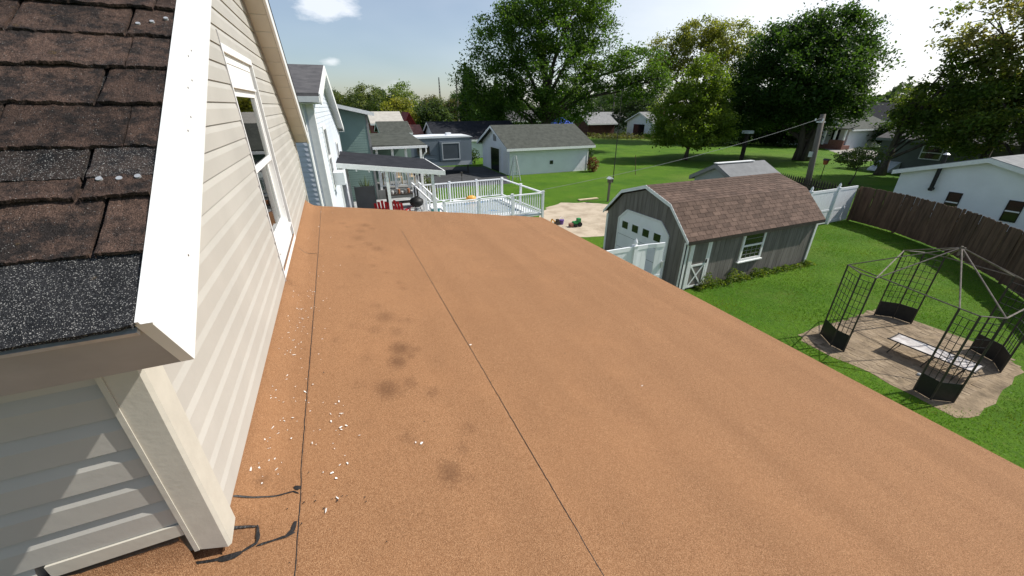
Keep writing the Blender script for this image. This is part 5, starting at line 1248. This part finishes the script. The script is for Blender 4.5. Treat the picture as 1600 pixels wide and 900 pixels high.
FAR = [('far tree with greyish green fan crown above the green house', (8.6,110),10.5,6.2,[(0.123,0.152,0.058),(0.160,0.174,0.065),(0.087,0.123,0.043)]),
       ('far bright green tree with fan-shaped top', (17.0,108.5),10.8,5.6,[(0.145,0.203,0.051),(0.102,0.160,0.043),(0.203,0.232,0.058)]),
       ('low far yellow-green tree in front of the fan-topped one', (12.8,88),6.8,4.2,[(0.246,0.246,0.043),(0.290,0.261,0.043),(0.145,0.174,0.043)]),
       ('far olive tree between the fan-topped tree and the pole', (24.2,106),7.8,4.4,[(0.087,0.123,0.043),(0.131,0.131,0.051),(0.145,0.123,0.058)]),
       ('far dull brownish tree beside the white building', (27.2,98),7.0,3.6,[(0.131,0.109,0.051),(0.102,0.116,0.043)]),
       ('far green tree right of the radio tower', (35,118),9.6,4.2,[(0.058,0.102,0.036),(0.080,0.131,0.043)]),
       ('far dark tree left of the spruces', (19.6,86),6.4,3.4,[(0.058,0.094,0.036),(0.087,0.116,0.043)]),
       ('far dark tree behind the red shed', (50,86),8.4,6,[(0.051,0.087,0.032),(0.072,0.116,0.038)]),
       ('far dark tree under the right limb of the big tree', (56,93),10.2,6.4,[(0.051,0.087,0.032),(0.072,0.116,0.038)]),
       ('far dark tree behind the steep grey roof', (72,112),12.5,8,[(0.043,0.075,0.029),(0.065,0.102,0.035)]),
       ('far dark tree beyond the chimney house', (66,84),10.6,6.6,[(0.043,0.075,0.029),(0.065,0.102,0.035)]),
       ('far tree behind the big tree trunk', (38,92),9.6,7,[(0.046,0.081,0.029),(0.072,0.116,0.038)]),
       ('far shady tree behind the porch house', (74,55),9,6.5,[(0.043,0.080,0.029),(0.065,0.102,0.035)]),
       ('far tree behind the dark maple trunk', (66,47),7.6,5.2,[(0.043,0.080,0.029),(0.065,0.102,0.035)]),
       ('far roadside tree behind the parked cars', (97,34),10,7,[(0.087,0.138,0.036),(0.131,0.174,0.043)]),
       ('far tree above the dark roofed house', (95,56),11,7,[(0.072,0.131,0.032),(0.145,0.189,0.043)]),
       ('dark bushy tree low behind the small maple on the left of the square post', (52,46),5.4,4.2,[(.03,.055,.02),(.045,.07,.024)]),
       ('dark bushy tree low behind the square post', (58,44),6.0,4.4,[(.03,.055,.02),(.045,.07,.024)]),
       ('dark bushy tree just left of the dark maple trunk', (60,39.5),4.6,3.4,[(.025,.05,.018),(.04,.065,.022)]),
       ('dark tree behind the chimney house roof', (60,72),8.2,5.4,[(.03,.052,.02),(.045,.07,.024)]),
       ('dark hedge-like tree right of the porch house', (71,29.5),4.2,4.0,[(.025,.05,.018),(.04,.065,.022)]),
       ('far tree beyond the leftmost fan crown', (0,112),8.5,6,[(0.087,0.123,0.043),(0.131,0.145,0.051)])]
for i, (lab, (x, y), h, w, cols) in enumerate(FAR):
    k = h/10
    tree('far_tree', lab, (x,y), [(0,0,h*.55,w*.75,w*.7,h*.30),(-w*.5,0,h*.42,w*.5,w*.5,h*.26),(w*.5,0,h*.45,w*.5,w*.5,h*.26),(w*.15,0,h*.8,w*.45,w*.45,h*.17),(-w*.25,0,h*.72,w*.42,w*.4,h*.18),(0,0,h*.24,w*.8,w*.6,h*.18)],
         150, 34, .42, .85, cols, .28, 'far trees along the edge of town', seed=60+i, limbs=False)
# far wood closing the horizon
rng = np.random.default_rng(5)
n = 30000; ang = rng.uniform(R(-35), R(95), n); rad = rng.uniform(190, 250, n); x = rad*np.sin(ang); y = rad*np.cos(ang)
hmax = 7.5+3.2*np.sin(ang*23)+2.2*np.sin(ang*61+1)+1.6*np.sin(ang*127)
z = rng.uniform(0, 1, n)**.8*np.maximum(3.5, hmax)
T = np.array([(.045,.068,.030)])*rng.uniform(.6,1.5,size=(n,1))
o = part('distant_wood', leaf_mesh('distant_wood', np.stack([x,y,z],1), rng.uniform(1.2,2.6,n), T), 'leaf', None); o['kind'] = 'stuff'
# shrubs, weeds, garden
def shrub(name, label, x, y, r, h, cols, n, leaf, seed, cat='shrub', group=None):
    global rng
    rng = np.random.default_rng(seed); d = rng.normal(size=(n,3)); d /= np.linalg.norm(d,axis=1)[:,None]; q = rng.uniform(.5,1.05,n)[:,None]
    pts = d*q*np.array([r,r,h*.55])+np.array([0,0,h*.52]); pts = pts[pts[:,2] > .02]
    t = thing(name, label, cat, (x,y,0), group); T = tints(60, rng.integers(0,60,len(pts)), cols)
    part('foliage', leaf_mesh('foliage', pts, leaf*rng.uniform(.6,1.3,len(pts)), T), 'leaf', t)
    part('stem', MB().tube([(x,y,0),(x,y,h*.5)], [.05,.02], 6), 'bark', t)
shrub('evergreen_shrub', 'dark round evergreen at the far end of the white garage', 21.9,33.2,.95,2.0,[(.022,.045,.016),(.03,.055,.018)],1500,.16,41)
shrub('red_shrub', 'small rusty red shrub at the corner of the white garage', 20.9,30.1,.55,1.2,[(.15,.045,.03),(.09,.06,.03),(.20,.07,.04)],700,.13,42)
shrub('hedge_shrub', 'dark green shrub beside the trailer and garage', 12.2,39.6,1.2,1.5,[(.03,.06,.018),(.05,.08,.02)],900,.18,43)
shrub('hedge_shrub', 'second green shrub left of the garage gable', 10.9,39.9,1.0,1.3,[(.035,.07,.02),(.06,.09,.025)],800,.18,44)
shrub('climbing_plant', 'bushy yellow-green plant at the corner of the green house porch', 4.2,21.3,.45,2.0,[(.12,.14,.03),(.08,.11,.025)],900,.10,45)
shrub('hanging_shrub', 'reddish potted shrub at the patio edge beside the trailer', 4.9,24.3,.5,.9,[(.22,.09,.04),(.12,.08,.03)],500,.10,46)
shrub('house_shrub', 'dark shrub against the corner of the grey-green house', 45.0,22.0,.8,1.8,[(.025,.045,.016),(.035,.06,.02)],800,.16,47)
rng = np.random.default_rng(9); gx = rng.uniform(43,57,2600); gy = 60.5+rng.normal(size=2600)*1.4-(gx-50)*.35; row = np.sin(gx*2.2)
gz2 = rng.uniform(0,1,2600)*(0.5+.45*np.maximum(0,row)); T = tints(80, rng.integers(0,80,2600), [(.09,.12,.035),(.13,.13,.04),(.06,.09,.025),(.16,.11,.06)])
o = part('vegetable_patch', leaf_mesh('vegetable_patch', np.stack([gx,gy,gz2],1), .26*rng.uniform(.6,1.3,2600), T), 'leaf', None); o['kind'] = 'stuff'
# weeds along the barn shed
n = 3600; wx = rng.uniform(9.9,15.7,n)**1.0; wd = np.abs(rng.normal(size=n))*.13; hh = (.22+.14*np.sin(wx*5)+.10*np.sin(wx*11+1))*np.clip((15.9-wx)/3.5,.4,1.25)
pts = np.stack([wx, 8.02-wd, rng.uniform(0,1,n)*np.maximum(.08,hh)],1); T = tints(90, (wx*15).astype(int) % 90, [(.10,.16,.02),(.19,.21,.03),(.06,.11,.018)])
o = part('weeds', leaf_mesh('weeds', pts, .055*rng.uniform(.6,1.4,n), T), 'leaf', None); o['kind'] = 'stuff'
# fallen leaf on the roof edge nothing; grass blades of the near lawn
n = 260000; gx = 3.2+rng.uniform(0,1,n)**1.15*22; gy = rng.uniform(-3.5,12.5,n)
inshed = (gx > 9.25)&(gx < 15.65)&(gy > 8.05); 
bed = ((gx-12.0)/2.02)**6+((gy-3.28)/1.66)**6 < 1.0+.25*np.sin(gx*3)*np.sin(gy*4)+rng.normal(size=n)*.22
keep = ~inshed & ~bed; gx, gy = gx[keep], gy[keep]; n = len(gx)
hgt = rng.uniform(.015,.042,n)*(1+.5*np.sin(gx*1.7+gy*.6)*np.sin(gy*2.1)); a = rng.uniform(0,6.283,n); wv = rng.uniform(.004,.009,n); ln = rng.normal(size=(n,2))*.018
A = np.stack([gx-np.cos(a)*wv, gy-np.sin(a)*wv, np.zeros(n)],1); B = np.stack([gx+np.cos(a)*wv, gy+np.sin(a)*wv, np.zeros(n)],1); Cc = np.stack([gx+ln[:,0], gy+ln[:,1], hgt],1)
V = np.stack([A,B,Cc],1).reshape(-1,3); me = bpy.data.meshes.new('grass'); me.vertices.add(3*n); me.vertices.foreach_set('co', V.astype(np.float32).ravel())
me.loops.add(3*n); me.loops.foreach_set('vertex_index', np.arange(3*n,dtype=np.int32)); me.polygons.add(n); me.polygons.foreach_set('loop_start', np.arange(0,3*n,3,dtype=np.int32)); me.update(calc_edges=True)
at = me.attributes.new('tint','FLOAT_COLOR','POINT'); base_c = np.array([(.095,.205,.010)])*rng.uniform(.7,1.35,size=(n,1)); pat = np.array([mnoise.noise(Vector((float(a_)*.55, float(b2_)*.55, 3.))) for a_, b2_ in zip(gx[::1], gy[::1])])
pat2 = np.sin(gx*2.3+np.sin(gy*1.3)*2)*np.sin(gy*2.9+gx*.4)
base_c *= (1+.45*pat)[:,None]; base_c[:,0] *= 1+.5*np.clip(pat2,0,1)
base_c[(rng.uniform(size=n) < .05+.25*np.clip(pat,0,.4))] = (.22,.20,.07)
col = np.ones((n,3,4),dtype=np.float32); col[:,:,:3] = base_c[:,None,:]; at.data.foreach_set('color', col.ravel())
o = part('grass', me, 'blade', None); o['kind'] = 'stuff'
